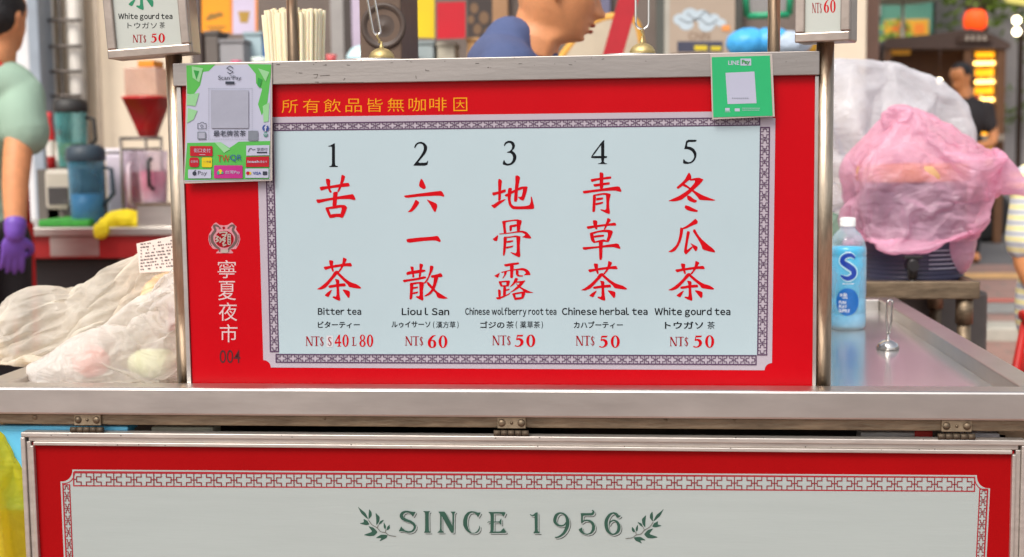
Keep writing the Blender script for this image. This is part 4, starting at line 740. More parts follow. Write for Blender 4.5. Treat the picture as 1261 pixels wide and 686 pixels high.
def pay1(t, A):
    q = lambda x, y: (215+x/4.285, 70+y/4.285)
    z = lambda x, y: (225+x/10.965, 170+y/10.965)
    a = A(0)
    for p in ([(62, 45), (215, 40), (180, 75), (150, 80), (135, 150), (100, 200), (66, 195)], [(385, 38), (510, 40), (506, 110), (490, 240), (460, 310), (440, 250), (462, 170), (430, 140), (428, 90)]): a.poly([q(*v) for v in p])
    a.poly([z(*v) for v in ((60, 66), (515, 58), (630, 135), (755, 50), (1180, 40), (1168, 555), (22, 568))])
    a.build('green_pattern', CG, t)
    a = A(2)
    for p in ([(90, 50), (150, 60), (130, 135), (95, 110)], [(66, 200), (130, 190), (110, 260), (64, 255)], [(440, 60), (500, 80), (480, 130)], [(70, 270), (120, 285), (100, 330), (66, 350)], [(465, 260), (500, 240), (495, 340), (470, 345)]): a.poly([q(*v) for v in p])
    a.poly([z(*v) for v in ((430, 60), (515, 60), (640, 150), (560, 200))])
    a.build('pale_pattern', CG2, t)
    a = A(3)
    for p in ([(100, 70), (130, 75), (115, 120)], [(440, 110), (462, 120), (450, 165), (436, 150)]): a.poly([q(*v) for v in p])
    a.build('deep_pattern', CGd, t)
    a = A(4)
    a.text('Scan²Pay', *q(230, 99), *q(352, 127), bold=.0); a.text('最老牌苦茶', *q(205, 388), *q(376, 420), bold=.01)
    a.line([q(*v) for v in ((309, 60), (292, 48), (275, 60), (292, 70), (308, 79), (292, 90), (278, 80))], .8)
    a.line([q(*v) for v in ((122, 352), (135, 352), (140, 345), (150, 345), (156, 352), (166, 352), (166, 380), (122, 380))], .6, closed=True); a.ring(*q(144, 366), (1.8, 1.8), (1.2, 1.2))
    a.rect(*q(268, 130), *q(316, 144))
    a.build('heading_lettering', CK, t)
    a = A(4)
    for k in range(24): a.rect(*q(180+k*9.6, 166), *q(184+k*9.6, 168.5)); a.rect(*q(178+k*9.6, 433), *q(182+k*9.6, 435.5))
    for k in range(27): a.rect(*q(179, 166+k*10), *q(181, 171+k*10)); a.rect(*q(408, 166+k*10), *q(410, 171+k*10))
    a.rect(*q(388, 390), *q(440, 442)); a.rrect(*q(120, 395), *q(165, 435), 1)
    a.build('stamp_outline', CGR, t)
    a = A(5); a.rect(*q(192, 176), *q(390, 376)); a.rect(*q(126, 400), *q(160, 430)); a.build('blank_square', mat('card_blank', (146, 148, 162), .35, coat=.12, spec=.25), t)
    a = A(4); a.disc(*q(480, 376), 4.1); a.build('round_badge', CB, t)
    a = A(6); a.text('f', *q(473, 360), *q(489, 393), bold=.03); a.build('badge_letter', CW, t)
    a = A(4); a.disc(*q(480, 410), 2.7); a.build('round_badge', CT, t)
    a = A(6); a.rect(*q(470, 404), *q(490, 407)); a.rect(*q(470, 411), *q(490, 414)); a.build('badge_bars', CW, t)
    a = A(4); a.rrect(*z(98, 108), *z(402, 245), 1.2); a.rrect(*z(88, 262), *z(220, 392), 3); a.poly([z(*v) for v in ((855, 255), (1168, 248), (1165, 388), (853, 392))]); a.build('red_badges', CR, t)
    a = A(4); a.rrect(*z(258, 262), *z(395, 395), 1.5); a.build('yellow_badge', CY, t)
    a = A(4); a.rrect(*z(422, 368), *z(808, 545), 1); a.build('magenta_badge', CP, t)
    a = A(4); a.rrect(*z(72, 425), *z(382, 545), .8); a.poly([z(*v) for v in ((858, 102), (1170, 95), (1168, 232), (857, 238))]); a.rrect(*z(845, 412), *z(1160, 538), .8); a.build('white_badges', CW, t)
    a = A(6); a.text('街口支付', *z(150, 140), *z(375, 195)); a.rect(*z(225, 222), *z(305, 228)); a.text('全支付', *z(105, 300), *z(205, 335)); a.text('台灣Pay', *z(575, 435), *z(775, 490)); a.text('icash', *z(875, 300), *z(1035, 335), bold=.02); a.text('愛金卡', *z(1045, 305), *z(1140, 335)); a.build('badge_lettering', CW, t)
    a = A(6); a.text('Pay', *z(205, 445), *z(325, 515), bold=-.01); a.text('悠遊付', *z(1000, 130), *z(1145, 172)); a.text('一卡通', *z(280, 305), *z(380, 335)); a.rect(*z(1000, 186), *z(1140, 204)); a.rrect(*z(1080, 450), *z(1140, 500), .5)
    a.disc(*z(158, 478), 2.5, 2.6); a.poly([z(*v) for v in ((155, 450), (168, 430), (178, 432), (170, 448))]); a.line([z(*v) for v in ((885, 190), (900, 150), (925, 140), (945, 160), (980, 150))], .8, 3)
    a.build('dark_lettering', CK, t)
    a = A(6); a.text('VISA', *z(945, 455), *z(1060, 495), shear=.2, bold=.02); a.text('QR', *z(640, 225), *z(795, 315), bold=.0); a.build('blue_lettering', CB, t)
    a = A(6); a.text('TW', *z(470, 230), *z(632, 320), bold=.0); a.disc(*z(880, 475), 2.2); a.build('red_lettering', CR, t)
    a = A(6); a.disc(*z(905, 475), 2.0); a.disc(*z(505, 455), 2.6, 3.0); a.build('orange_dots', CY, t)
    a = A(7); a.disc(*z(480, 470), 1.6, 2.4); a.disc(*z(535, 470), 1.4); a.build('teal_dots', CT, t)
card('green and white payment card with rows of badges, left end of the menu board', -.0145, [(231.5, 82), (333.5, 78.5), (332.5, 221), (228, 223)], [(230, 80), (335, 76.5), (335.2, 222.5), (226.5, 226)], pay1, CW)
def pay2(t, A):
    q = lambda x, y: (865+x/7.62, 60+y/7.62)
    a = A(0); a.poly([q(*v) for v in ((216, 226), (488, 214), (508, 512), (236, 520))]); a.build('blank_square', CW, t)
    a = A(0); a.text('LINE', *q(243, 112), *q(346, 152), bold=.02); a.rect(*q(357, 92), *q(457, 158)); a.rect(*q(214, 556), *q(256, 582)); a.rect(*q(303, 560), *q(350, 588)); a.rect(*q(372, 556), *q(540, 560)); a.rect(*q(372, 574), *q(535, 578)); a.rect(*q(210, 590), *q(262, 594)); a.build('white_lettering', CW, t)
    a = A(2); a.text('Pay', *q(370, 104), *q(446, 152), bold=.03); a.build('green_lettering', CGd, t)
    a = A(2)
    for k in range(8): a.rect(*q(280+k*20, 460), *q(290+k*20, 468))
    a.build('caption_marks', CGR, t)
card('plain green mobile payment card with LINE Pay heading, right end of the menu board', -.0145, [(876.5, 70.5), (948, 68.5), (951.5, 142.5), (878.5, 144.5)], [(874.5, 66.5), (951, 66), (954, 143.5), (877, 147)], pay2, mat('card_mint_green', (38, 160, 100), .35, 0, .05, coat=.12, spec=.25))

# ------------------------------------------------------------------ things on the counter
class CylArt(Art):
    """ink on a round bottle: x in metres along the skin from the side facing -Y (turned by a0), y = height downwards from z0"""
    def __init__(s, c, r, a0=0, base=.0003, step=.00003):
        s.c = Vector(c); s.r = r; s.a0 = a0; s.m = MB(); s.off = base; s.step = step
    def at(s, x, y):
        a = s.a0 + x/s.r; r = s.r+s.off
        return Vector((s.c.x+math.sin(a)*r, s.c.y-math.cos(a)*r, s.c.z-y))
    def disc(s, cx, cy, rx, ry=None, n=26):
        q = [(cx-rx*math.cos(PI*k/n), (ry or rx)*math.sin(PI*k/n)) for k in range(n+1)]
        A = [s.m.bm.verts.new(s.at(x, cy-h)) for x, h in q]; B = [s.m.bm.verts.new(s.at(x, cy+h)) for x, h in q]
        for k in range(n): s.m.face([A[k], A[k+1], B[k+1], B[k]])
        s.nxt()
def clear_plastic(name, rgb, rough=.06, alpha=.5):
    return film(name, rgb, alpha, rough, .0, 5, .2)
# blue drink bottle
bc = Vector((1.119, .81, FL+.0005))
br = .0385
bot = thing('drink_bottle', 'plastic bottle of sky blue drink with a white cap on the tray', 'bottle', bc)
prof = [(0, .003), (.02, .001), (.033, .0), (.037, .004), (.0385, .012), (.0385, .03), (.0375, .033), (.0385, .036), (.0385, .062), (.0373, .066), (.0385, .07), (.0385, .148), (.0375, .151), (.0385, .154), (.038, .166), (.034, .182), (.026, .196), (.0175, .204), (.0155, .207), (.0155, .212)]
MB().lathe(prof, bc, 36).build('bottle_shell', clear_plastic('clear_pet', (226, 240, 246), .05, .28), bot)
liq = [(0, .004), (.036, .005), (.0376, .014), (.0376, .03), (.0366, .033), (.0376, .037), (.0376, .062), (.0364, .066), (.0376, .07), (.0376, .148), (.0366, .151), (.0376, .154), (.0371, .164), (.0355, .171), (0, .1712)]
MB().lathe(liq, bc, 36).build('blue_drink', mat('blue_drink', (60, 196, 236), .12, 0, .08, 20, coat=.6, sss=.0), bot)
m = MB().lathe([(0, .2295), (.0138, .2295), (.0152, .228), (.0154, .214), (.0162, .2135), (.0162, .2115), (.0152, .2112)], bc, 40)
cap = m.build('cap', mat('cap_white', (236, 236, 234), .4, 0, .04), bot)
m = MB()
for k in range(30):
    a = 2*PI*k/30; m.box((-.0004, -.0161, .2155), (.0004, -.0153, .2275), 0, Matrix.Translation(bc) @ Matrix.Rotation(a, 4, 'Z'))
m.build('cap_ribs', MATS['cap_white'], cap)
A = lambda l: CylArt((bc.x, bc.y, bc.z+.171), br, -.12, .0003+l*.0003)
a = A(0)
def sw(a, pts, k=1.0): a.line([(x, y, w_*k) for x, y, w_ in pts], .004, 6)
SP = [(.014, .022, .005), (.004, .016, .0085), (-.008, .02, .0095), (-.011, .030, .0105), (.0, .038, .0125), (.011, .047, .0115), (.011, .058, .0105), (-.001, .064, .0095), (-.014, .058, .004)]
sw(a, SP, 1.45); a.build('letter_outline', mat('label_pale', (190, 232, 246), .3, coat=.4), bot)
a = A(1); sw(a, SP, .95); a.build('letter_s', mat('label_navy', (28, 66, 168), .3, 0, .2, 60, coat=.4), bot)
a = A(0); a.disc(.0, .112, .0235, .028); a.build('label_disc', mat('label_blue', (24, 108, 190), .3, 0, .15, 50, coat=.4), bot)
a = A(1)
for i, (t_, w_) in enumerate((('FUN', .014), ('PLAY', .016), ('SUPPLY', .022))): a.text(t_, -.017, .110+i*.0085, -.017+w_, .1165+i*.0085, bold=.03)
a.text('水酷', -.016, .094, -.001, .102, bold=.01); a.rect(-.01, .1035, .0, .105); a.rect(-.01, .074, .012, .0755); a.rect(-.006, .0095, .006, .011)
a.build('label_lettering', mat('label_white', (236, 240, 246), .3, coat=.3), bot)

def ladle(lab, c, wire_to=.08, bowl=.0185, lean=(0, 0), pair=True, mbowl=CHROME, group=None, spread=.0075, tilt=0, long_=False):
    """small measuring ladle turned upside down: domed bowl with a doubled wire handle looped at the top"""
    c = Vector(c); t = thing('ladle', lab, 'ladle', c, group)
    M = rot('Z', tilt)
    prof = [(bowl, 0), (bowl*1.03, .0008), (bowl*.98, bowl*.25), (bowl*.82, bowl*.52), (bowl*.5, bowl*.74), (bowl*.18, bowl*.83), (0, bowl*.84)]
    MB().lathe(prof, c, 32).build('bowl', mbowl, t)
    top = bowl*.82
    MB().lathe([(.004, -.001), (.004, .003), (.0022, .005), (.0018, .011)], c+Vector((0, 0, top)), 14).build('ferrule', mbowl, t)
    h = wire_to; pts = []
    X = lambda x, z: M @ Vector((x+lean[0]*z, lean[1]*z, 0)) + Vector((0, 0, z))
    z0 = top+.01
    lo_ = z0+(.012 if long_ else 0)
    if long_:
        for k in range(0, 8): a_ = -PI/2-PI/2*k/8; pts.append(X(math.cos(a_)*spread, lo_+spread+math.sin(a_)*spread))
        lo_ += spread
    for k in range(9): pts.append(X(-spread*(1 if long_ else min(1, .3+k/5.0)), lo_+(h-spread-lo_)*k/8))
    for k in range(1, 9): a_ = PI-PI*k/9; pts.append(X(math.cos(a_)*spread, h-spread+math.sin(a_)*spread))
    for k in range(8, -1, -1): pts.append(X(spread*(1 if long_ else min(1, .3+k/5.0)), lo_+(h-spread-lo_)*k/8))
    if long_:
        for k in range(7, 0, -1): a_ = -PI/2+PI/2*k/8; pts.append(X(math.cos(a_)*spread, lo_+math.sin(a_)*spread))
        MB().tube([c+X(0, top+.008), c+X(.002, top+.013), c+X(-.001, top+.018), c+X(0, z0+.0135)], .0017, 8).build('hook', mbowl, t)
    MB().tube([c+p for p in pts], .0019, 8).build('wire_handle', CHROME, t)
    return t
ladle('small steel ladle standing bowl down on the tray beside the bottle', (1.15, .521, FL+.0012), .09, .0205, (.04, .0), spread=.0055, tilt=20)
# two urn ladles behind the menu board, hung over the urn lids
ZC = 1.3925
for (px, py, Y, lab, tl, ln, sp) in ((470, 69, .2, 'brass domed ladle with wire handle in front of the brown speaker box', 15, (-.16, 0), .006), (791, 63, .2, 'brass domed ladle with a wide wire loop, right of the man', 10, (0.0, 0), .0105)):
    p = onY(px, py, Y)
    ladle(lab, (p.x, Y, p.z-.004), .17, .0205, ln, mbowl=BRASS, spread=sp, tilt=tl, long_=True)
    u = thing('urn_lid', 'flat steel urn lid under the ' + ('left brass ladle' if px < 600 else 'right brass ladle'), 'lid', (p.x-.02, Y+.02, ZC))
    zz = p.z-.0045
    MB().lathe([(0, zz-ZC), (.052, zz-ZC-.0002), (.0545, zz-ZC-.0012), (.0545, zz-ZC-.004), (.05, .0005), (0, .0003)], (p.x-.02, Y+.02, ZC), 40).build('plate', STEELT, u)
# straws in a clear cup
sc_ = onY(363, 68, .3); ZS = 1.281; sc_.z = ZS
cup = thing('straw_cup', 'clear plastic cup stuffed with cream drinking straws behind the thin post', 'cup', sc_)
MB().lathe([(0, .001), (.046, .001), (.053, .1), (.0545, .101), (.0522, .1), (.0455, .002)], sc_, 36).build('cup_wall', clear_plastic('clear_cup', (240, 238, 232), .08, .25), cup)
random.seed(4)
st0 = MB().tube([(0, 0, 0), (0, 0, .2)], .0034, 9, cap=False).build('straw', mat('straw_plastic', (252, 236, 204), .3, 0, .05, 30, sss=.3), None)
tag(st0, 'cream plastic drinking straw in the bundle behind the thin post', 'straw', 'cream straws in the clear cup')
for k in range(230):
    rr = .0425*math.sqrt((k+.5)/230); a_ = k*2.39996
    x, y = rr*math.cos(a_), rr*math.sin(a_)
    s_ = st0 if k == 0 else st0.copy()
    if k: COL.objects.link(s_)
    s_.location = (sc_.x+x, sc_.y+y, ZS+.004+random.uniform(0, .012))
    s_.rotation_euler = (-y*1.1+random.uniform(-.015, .015), x*1.1+random.uniform(-.015, .015), 0)

# ---- bags of food at the left end of the tray
BAGW = film('white_film', (246, 242, 236), .52, .13, .3, 12)
BAGC = film('cream_film', (252, 246, 234), .46, .12, .3, 10)
b = cloth_bag('plastic_bag', [((-.15, .10, .965), (.155, .085, .085)), ((-.06, .12, 1.0), (.10, .085, .12)), ((-.25, .09, .94), (.085, .065, .06)), ((-.02, .14, 1.08), (.05, .05, .06))], .0052, BAGW,
              [((-.19, .1, .92), (.06, .045, .04)), ((-.10, .12, .93), (.05, .045, .055)), ((-.045, .13, .96), (.045, .045, .085)), ((-.25, .09, .9), (.04, .035, .025)), ((-.03, .14, 1.03), (.03, .03, .05))], 34, .45, .0, seed=3, bend=.08, floor=FL+.0015, boxes=[((-.025, -.02, .87), (.95, .09, 1.3)), ((-.5, -.2, .8), (1, -.006, .8995))])
tag(b, 'crumpled white plastic bag of food at the front left corner of the tray', 'plastic bag')
b = cloth_bag('plastic_bag', [((-.16, .28, 1.02), (.16, .085, .11)), ((-.34, .3, 1.02), (.19, .07, .095)), ((-.05, .27, 1.03), (.1, .075, .11)), ((-.13, .28, 1.09), (.08, .055, .04))], .006, BAGC,
              [((-.13, .28, .99), (.08, .055, .09)), ((-.04, .28, 1.0), (.06, .05, .1)), ((-.24, .3, .96), (.06, .04, .08)), ((-.37, .3, .95), (.08, .04, .065)), ((-.14, .28, 1.06), (.04, .03, .03))], 34, .4, .0, seed=8, bend=.08, floor=FL+.0015)
tag(b, 'large cream tinted clear plastic bag lying behind the white bag at left', 'plastic bag')
b = cloth_bag('takeout_bag', [((-.035, .3, 1.03), (.066, .055, .15)), ((-.03, .3, 1.13), (.052, .035, .07))], .006, film('takeout_film', (246, 228, 214), .62, .22, .3, 18),
              [((-.035, .3, 1.0), (.05, .04, .15)), ((-.02, .3, 1.1), (.03, .02, .08))], 24, .25, .0, seed=12, floor=FL+.0015)
tag(b, 'standing pinkish takeout bag with a printed slip, against the left post', 'takeout bag')
# contents one can make out through the film
for lab, c, r_, rgb, nm in (('peach coloured wrapped bun inside the cream bag', (-.12, .28, .985), (.065, .045, .06), (240, 196, 140), 'bun'), ('pale green wrapped snack inside the white bag', (-.1, .11, .912), (.04, .03, .022), (212, 216, 178), 'snack'), ('pink wrapped snack inside the white bag', (-.2, .1, .915), (.028, .025, .025), (228, 160, 150), 'snack')):
    tag(soft([(c, r_)], .004, .006, 30, len(lab), nm, mat('food_%d' % len(lab), rgb, .6, 0, .15)), lab, nm)
for lab, lo, hi, rgb in (('small red brown snack box inside the bags beside the left post', (-.095, .17, .955), (-.06, .19, 1.005), (178, 84, 60)), ('dark red box at the foot of the left post', (-.035, .06, FL+.002), (-.018, .2, .945), (186, 70, 74))):
    t = thing('snack_box', lab, 'box', (lo[0], lo[1], lo[2]))
    MB().box(lo, hi, .002).build('carton', mat('box_%d' % rgb[0], rgb, .5), t); MB().box((lo[0]-.001, lo[1]-.001, hi[2]-.012), (hi[0]+.001, hi[1]+.001, hi[2]+.001), .0015).build('lid', mat('boxlid_%d' % rgb[0], tuple(min(255, v+30) for v in rgb), .5), t)
# printed order slip on the takeout bag
P = onY(191, 310, .225); 
slip = thing('order_slip', 'white order slip with rows of tiny print taped to the takeout bag', 'paper slip', P)
ys = .225
MB().prism([onY(*q, ys) for q in ((168, 300), (214, 290), (216, 334), (172, 336))], (0, .0006, 0)).build('paper', mat('slip_paper', (232, 214, 204), .7, 0, .05), slip)
a = Art((0, ys, 0)); random.seed(9)
for r_ in range(9):
    y = 300+r_*3.9; x = 173
    while x < 211:
        w_ = random.choice((1.4, 1.8, 2.6, 3.4))
        if random.random() < .72: a.rect(x, y-(x-173)*.12, x+w_, y+1.6-(x-173)*.12)
        x += w_+random.choice((.7, .9, 2.5))
a.build('print_rows', mat('slip_ink', (96, 84, 84), .6), slip)
# yellow bag hanging at the left below the tray
b = cloth_bag('yellow_bag', [((-.33, -.02, .70), (.07, .05, .15)), ((-.37, -.02, .58), (.11, .06, .16)), ((-.31, -.02, .62), (.06, .045, .14)), ((-.35, -.015, .82), (.035, .025, .05))], .0075, film('yellow_film', (242, 222, 60), .7, .18, .15, 10),
              [((-.36, -.02, .58), (.09, .045, .12))], 24, .3, .0, seed=21, pin=lambda c: 1.0 if c.z > .82 else 0)
tag(b, 'translucent yellow plastic bag hanging at the lower left corner beside the framed panel', 'plastic bag')

# ------------------------------------------------------------------ right side: drum, bags, stand
tb_ = thing('drum_stand', 'steel stand with a raised edge carrying the dark drum', 'stand', (1.3, 1.45, 0))
m = MB(); m.box((1.02, 1.285, .882), (1.505, 1.31, .925), .003); m.box((1.02, 1.63, .882), (1.505, 1.655, .925), .003); m.box((1.48, 1.3105, .882), (1.505, 1.6295, .9248), .002); m.box((1.02, 1.3105, .882), (1.045, 1.6295, .9248), .002); m.build('edge', STEELD, tb_)
MB().box((1.0455, 1.3108, .893), (1.4795, 1.6292, .899)).build('top', STEELT, tb_)
for x in (1.05, 1.475):
    for y in (1.312, 1.628):
        lg = MB().tube([(x, y, .0), (x, y, .881)], .0165, 16).build('leg', STEELD, tb_)
        MB().tube([(x, y, .82), (x, y, .8805)], .021, 16).build('socket', STEELD, lg)
dc = Vector((1.378, 1.47, .9))
drum = thing('drink_drum', 'dark navy ribbed drink drum with a black tap under the pink bag', 'drum', dc)
pr = [(0, 0), (.118, 0), (.125, .008)]
for k in range(7): pr += [(.128, .02+k*.011), (.1295, .023+k*.011), (.1295, .028+k*.011), (.128, .031+k*.011)]
pr += [(.132, .14), (.134, .262), (.13, .268), (0, .269)]
MB().lathe(pr, dc, 44).build('body', mat('navy_plastic', (44, 44, 66), .4, 0, .12), drum)
MB().lathe([(.1365, .262), (.1385, .266), (.1385, .298), (.134, .304), (0, .308)], dc, 44).build('lid', mat('tan_lid', (206, 164, 116), .5, 0, .1), drum)
m = MB()
for k in range(5):
    z = dc.z+.05+k*.011; pts = []
    for j in range(13): a_ = R(8+j*4); pts.append((dc.x+math.sin(a_)*.1302, dc.y-math.cos(a_)*.1302, z))
    m.tube(pts, .0014, 6)
m.build('pale_stripes', mat('stripe_pale', (170, 172, 186), .5), drum)
tx = dc.x-.028
tp = MB().tube([(tx, dc.y-.125, dc.z+.062), (tx, dc.y-.18, dc.z+.062)], .013, 16); tp.tube([(tx, dc.y-.165, dc.z+.078), (tx, dc.y-.165, dc.z+.03)], [.014, .011], 16)
tp = tp.build('tap', mat('tap_black', (34, 32, 34), .35, 0, .1), drum)
MB().box((tx-.022, dc.y-.174, dc.z+.0785), (tx+.022, dc.y-.157, dc.z+.086), .002).build('lever', MATS['tap_black'], tp)
MB().tube([(tx, dc.y-.165, dc.z+.0295), (tx, dc.y-.165, dc.z-.002)], [.009, .0075], 14).build('spout', MATS['tap_black'], tp)
PINK = film('pink_film', (254, 206, 228), .52, .13, .35, 10)
D = .033
b = cloth_bag('plastic_bag', [((1.345+D, 1.47, 1.14), (.152, .152, .09)), ((1.35+D, 1.465, 1.22), (.142, .14, .085)), ((1.35+D, 1.46, 1.065), (.152, .152, .075)), ((1.345+D, 1.45, 1.29), (.085, .075, .055)), ((1.30+D, 1.41, 1.325), (.045, .04, .03)), ((1.475, 1.44, 1.02), (.055, .09, .1)),
          ((1.46, 1.40, 1.245), (.13, .075, .075), rot('Y', 32)), ((1.545, 1.39, 1.195), (.095, .035, .05), rot('Y', 34)), ((1.61, 1.385, 1.155), (.07, .022, .022), rot('Y', 28))], .0066, PINK,
          [((1.345+D, 1.47, 1.2), (.118, .118, .1)), ((1.36+D, 1.46, 1.27), (.06, .05, .05)), ((1.46, 1.4, 1.225), (.1, .05, .05), rot('Y', 32)), ((1.54, 1.39, 1.19), (.075, .02, .035), rot('Y', 34)), ((1.33+D, 1.42, 1.3), (.03, .025, .03))], 34, .5, .0, seed=31, bend=.08, pin=lambda c: 1.0 if c.x > 1.565 or c.z < 1.02 or ((c.x-1.31-D)**2+(c.y-1.41)**2 < .0012 and c.z > 1.3) else 0, boxes=[((1.222+D, 1.345, .9), (1.468+D, 1.595, 1.2))])
tag(b, 'big pink plastic bag pulled over the drum with its tail blown out to the right', 'plastic bag')
W0, ZW = -.055, .055
b = cloth_bag('plastic_bag', [((1.33+W0, 1.78, 1.27+ZW), (.17, .11, .14)), ((1.42+W0, 1.8, 1.32+ZW), (.15, .1, .11)), ((1.5+W0, 1.8, 1.24+ZW), (.1, .09, .13)), ((1.25+W0, 1.77, 1.12), (.12, .1, .17)), ((1.22+W0, 1.74, .99), (.085, .09, .11)), ((1.45+W0, 1.8, 1.39+ZW), (.08, .06, .05)), ((1.3+W0, 1.78, 1.4+ZW), (.08, .06, .04)), ((1.38+W0, 1.8, 1.03), (.18, .11, .16))], .0095, film('clear_white_film', (240, 240, 244), .56, .13, .3, 9),
          [((1.34+W0, 1.79, 1.2+ZW), (.14, .06, .18)), ((1.44+W0, 1.8, 1.28+ZW), (.09, .05, .12)), ((1.5+W0, 1.8, 1.17+ZW), (.07, .05, .13)), ((1.24+W0, 1.76, 1.05), (.08, .06, .17)), ((1.38+W0, 1.8, .98), (.15, .08, .15)), ((1.44+W0, 1.8, 1.36+ZW), (.05, .03, .06)), ((1.29+W0, 1.78, 1.37+ZW), (.05, .03, .06))], 32, .6, .0, seed=41, bend=.08, crease=(.0035, 13), floor=.861)
tag(b, 'big clear white plastic bag bulging behind the pink bag and the right post', 'plastic bag')
tag(MB().box((1.05, 1.66, 0), (1.62, 2.0, .86), .01).build('prep_crate', mat('crate_grey', (96, 92, 88), .6, 0, .2), None), 'grey crate under the clear white bag behind the drum stand', 'crate')
b = soft([((1.215, 1.68, 1.0), (.05, .04, .07))], .005, .012, 22, 5, 'green_pack', mat('pack_green', (96, 120, 104), .6, 0, .3, 30)); tag(b, 'dull green pack in the clear bag just above the bottle', 'pack')

# ------------------------------------------------------------------ street and setting
def gz(Y): return 0 if Y < 5 else .058*(Y-5)
def ground(name, x0, x1, y0, y1, m, dz=0.0, h=None):
    mb = MB(); ys_ = sorted({y0, y1} | {y for y in (5,) if y0 < y < y1})
    for a_, b_ in zip(ys_, ys_[1:]): mb.poly([(x0, a_, gz(a_)+dz), (x1, a_, gz(a_)+dz), (x1, b_, gz(b_)+dz), (x0, b_, gz(b_)+dz)])
    return struct(mb.build(name, m))
ASPH = mat('asphalt', (104, 102, 102), .85, 0, .2, 3, .3, 120)
def brick_mat(name, c1, c2, cm, sc, row=.25, bw=.5, mort=.02):
    m = mat(name, c1, .85, 0, 0); n = m.node_tree.nodes; l = m.node_tree.links
    tc = n.new('ShaderNodeTexCoord'); b = n.new('ShaderNodeTexBrick'); b.inputs['Scale'].default_value = sc
    b.inputs['Color1'].default_value = lin(c1); b.inputs['Color2'].default_value = lin(c2); b.inputs['Mortar'].default_value = lin(cm)
    b.inputs['Row Height'].default_value = row; b.inputs['Brick Width'].default_value = bw; b.inputs['Mortar Size'].default_value = mort
    l.new(tc.outputs['Object'], b.inputs['Vector']); l.new(b.outputs[0], n['Principled BSDF'].inputs['Base Color'])
    nz = n.new('ShaderNodeTexNoise'); nz.inputs['Scale'].default_value = 2; nz.inputs['Detail'].default_value = 6; l.new(tc.outputs['Object'], nz.inputs['Vector'])
    mx = n.new('ShaderNodeMixRGB'); mx.blend_type = 'MULTIPLY'; mx.inputs[0].default_value = .45; l.new(b.outputs[0], mx.inputs[1]); l.new(nz.outputs[0], mx.inputs[2]); l.new(mx.outputs[0], n['Principled BSDF'].inputs['Base Color'])
    return m
PAVE = brick_mat('red_pavers', (180, 140, 128), (166, 128, 116), (150, 132, 122), 2.4)
ground('ground', -60, 60, -14, 140, ASPH)
ground('pavement', -12, 8.5, -3.2, 6.2, PAVE, .005)
mb = MB(); mb.box((-12, 6.2005, gz(6.2)-.05), (8.5, 6.52, gz(6.4)+.075), .015); struct(mb.build('kerb', mat('kerb_stone', (176, 172, 160), .8, 0, .25, 6, .2, 40)))
ground('plaza_paving', -12, 12, 6.55, 9.4, brick_mat('pink_pavers', (186, 148, 136), (172, 134, 124), (156, 138, 128), 1.6), .006)
def stripe(name, y0, y1, c, x0=-2, x1=12): ground(name, x0, x1, y0, y1, mat(name+'_paint', c, .7, 0, .25, 8), .011)
stripe('orange_line', 8.6, 8.9, (214, 168, 112)); stripe('red_line', 7.55, 7.68, (206, 110, 96)); stripe('grey_band', 7.1, 7.5, (150, 148, 144))
stripe('white_line', 15.6, 16.0, (206, 206, 200), -2, 20); stripe('white_line', 18.6, 18.9, (206, 206, 200), -2, 20)

# buildings
WALLM = mat('beige_wall', (226, 210, 186), .85, 0, .08, 3, .1, 20)
def house(name, lab, x0, x1, y0, y1, h, m, cat='building', extra=None, z0=None):
    t = thing(name, lab, cat, ((x0+x1)/2, (y0+y1)/2, z0 if z0 is not None else gz(y0)))
    MB().box((x0, y0, t.location.z-.4 if z0 is None else z0), (x1, y1, t.location.z+h), .01).build('wall', m, t)
    if extra: extra(t)
    return t
def winrow(t, x0, x1, y, z0, z1, n, fm, gm, dp=.06):
    w_ = (x1-x0)/n
    for i in range(n):
        a, b = x0+i*w_+w_*.14, x0+(i+1)*w_-w_*.14
        fr = MB()
        for lo, hi in (((a, y-dp, z0), (a+.06, y-.002, z1)), ((b-.06, y-dp, z0), (b, y-.002, z1)), ((a+.0605, y-dp, z0), (b-.0605, y-.002, z0+.07)), ((a+.0605, y-dp, z1-.07), (b-.0605, y-.002, z1)), (((a+b)/2-.03, y-dp*.8, z0+.0705), ((a+b)/2+.03, y-.002, z1-.0705))): fr.box(lo, hi, .004)
        f = fr.build('window', fm, t); MB().box((a+.061, y-.02, z0+.071), (b-.061, y-.004, z1-.071)).build('pane', gm, f)
GL = mat('window_glass', (70, 84, 92), .08, 0, .2, 2); FRW = mat('window_frame', (190, 190, 186), .5, 0, .1)
# near shop house behind the stall
sx1 = onY(1068, 60, 5.1).x
shop = thing('shop_house', 'beige shop house with posters and an open kitchen front behind the stall', 'building', (-1.2, 5.3, gz(5.1)))
MB().box((-7.5, 5.12, -.1), (sx1, 9.5, 7.5), .01).build('wall', WALLM, shop)
x0 = onY(236, 0, 5.1).x; x1 = onY(1010, 0, 5.1).x
MB().box((x0, 5.06, .02), (x1, 5.118, 2.9), .004).build('shutter_panel', mat('shop_dark_wall', (112, 100, 92), .7, 0, .25, 5), shop)
aw = MB()
for k in range(9): aw.box((-7.3, 4.6-.0, 3.2+k*.0), (sx1, 5.1, 3.26)) if k == 0 else None
aw.build('canopy', mat('canopy_grey', (150, 146, 140), .6, 0, .15), shop)
for px, w_, c in ((60, .05, (214, 208, 198)), (93, .055, (220, 214, 204)), (75, .016, (120, 112, 104)), (103, .018, (128, 120, 110)), (83, .012, (140, 130, 118)), (120, .014, (176, 160, 142))):
    X = onY(px, 80, 5.03).x; MB().tube([(X, 5.04, .1), (X, 5.04, 3.1)], w_/2*1.4, 14).build('drain_pipe', mat('pipe%d' % px, c, .5, 0, .12), shop)
rk = MB()
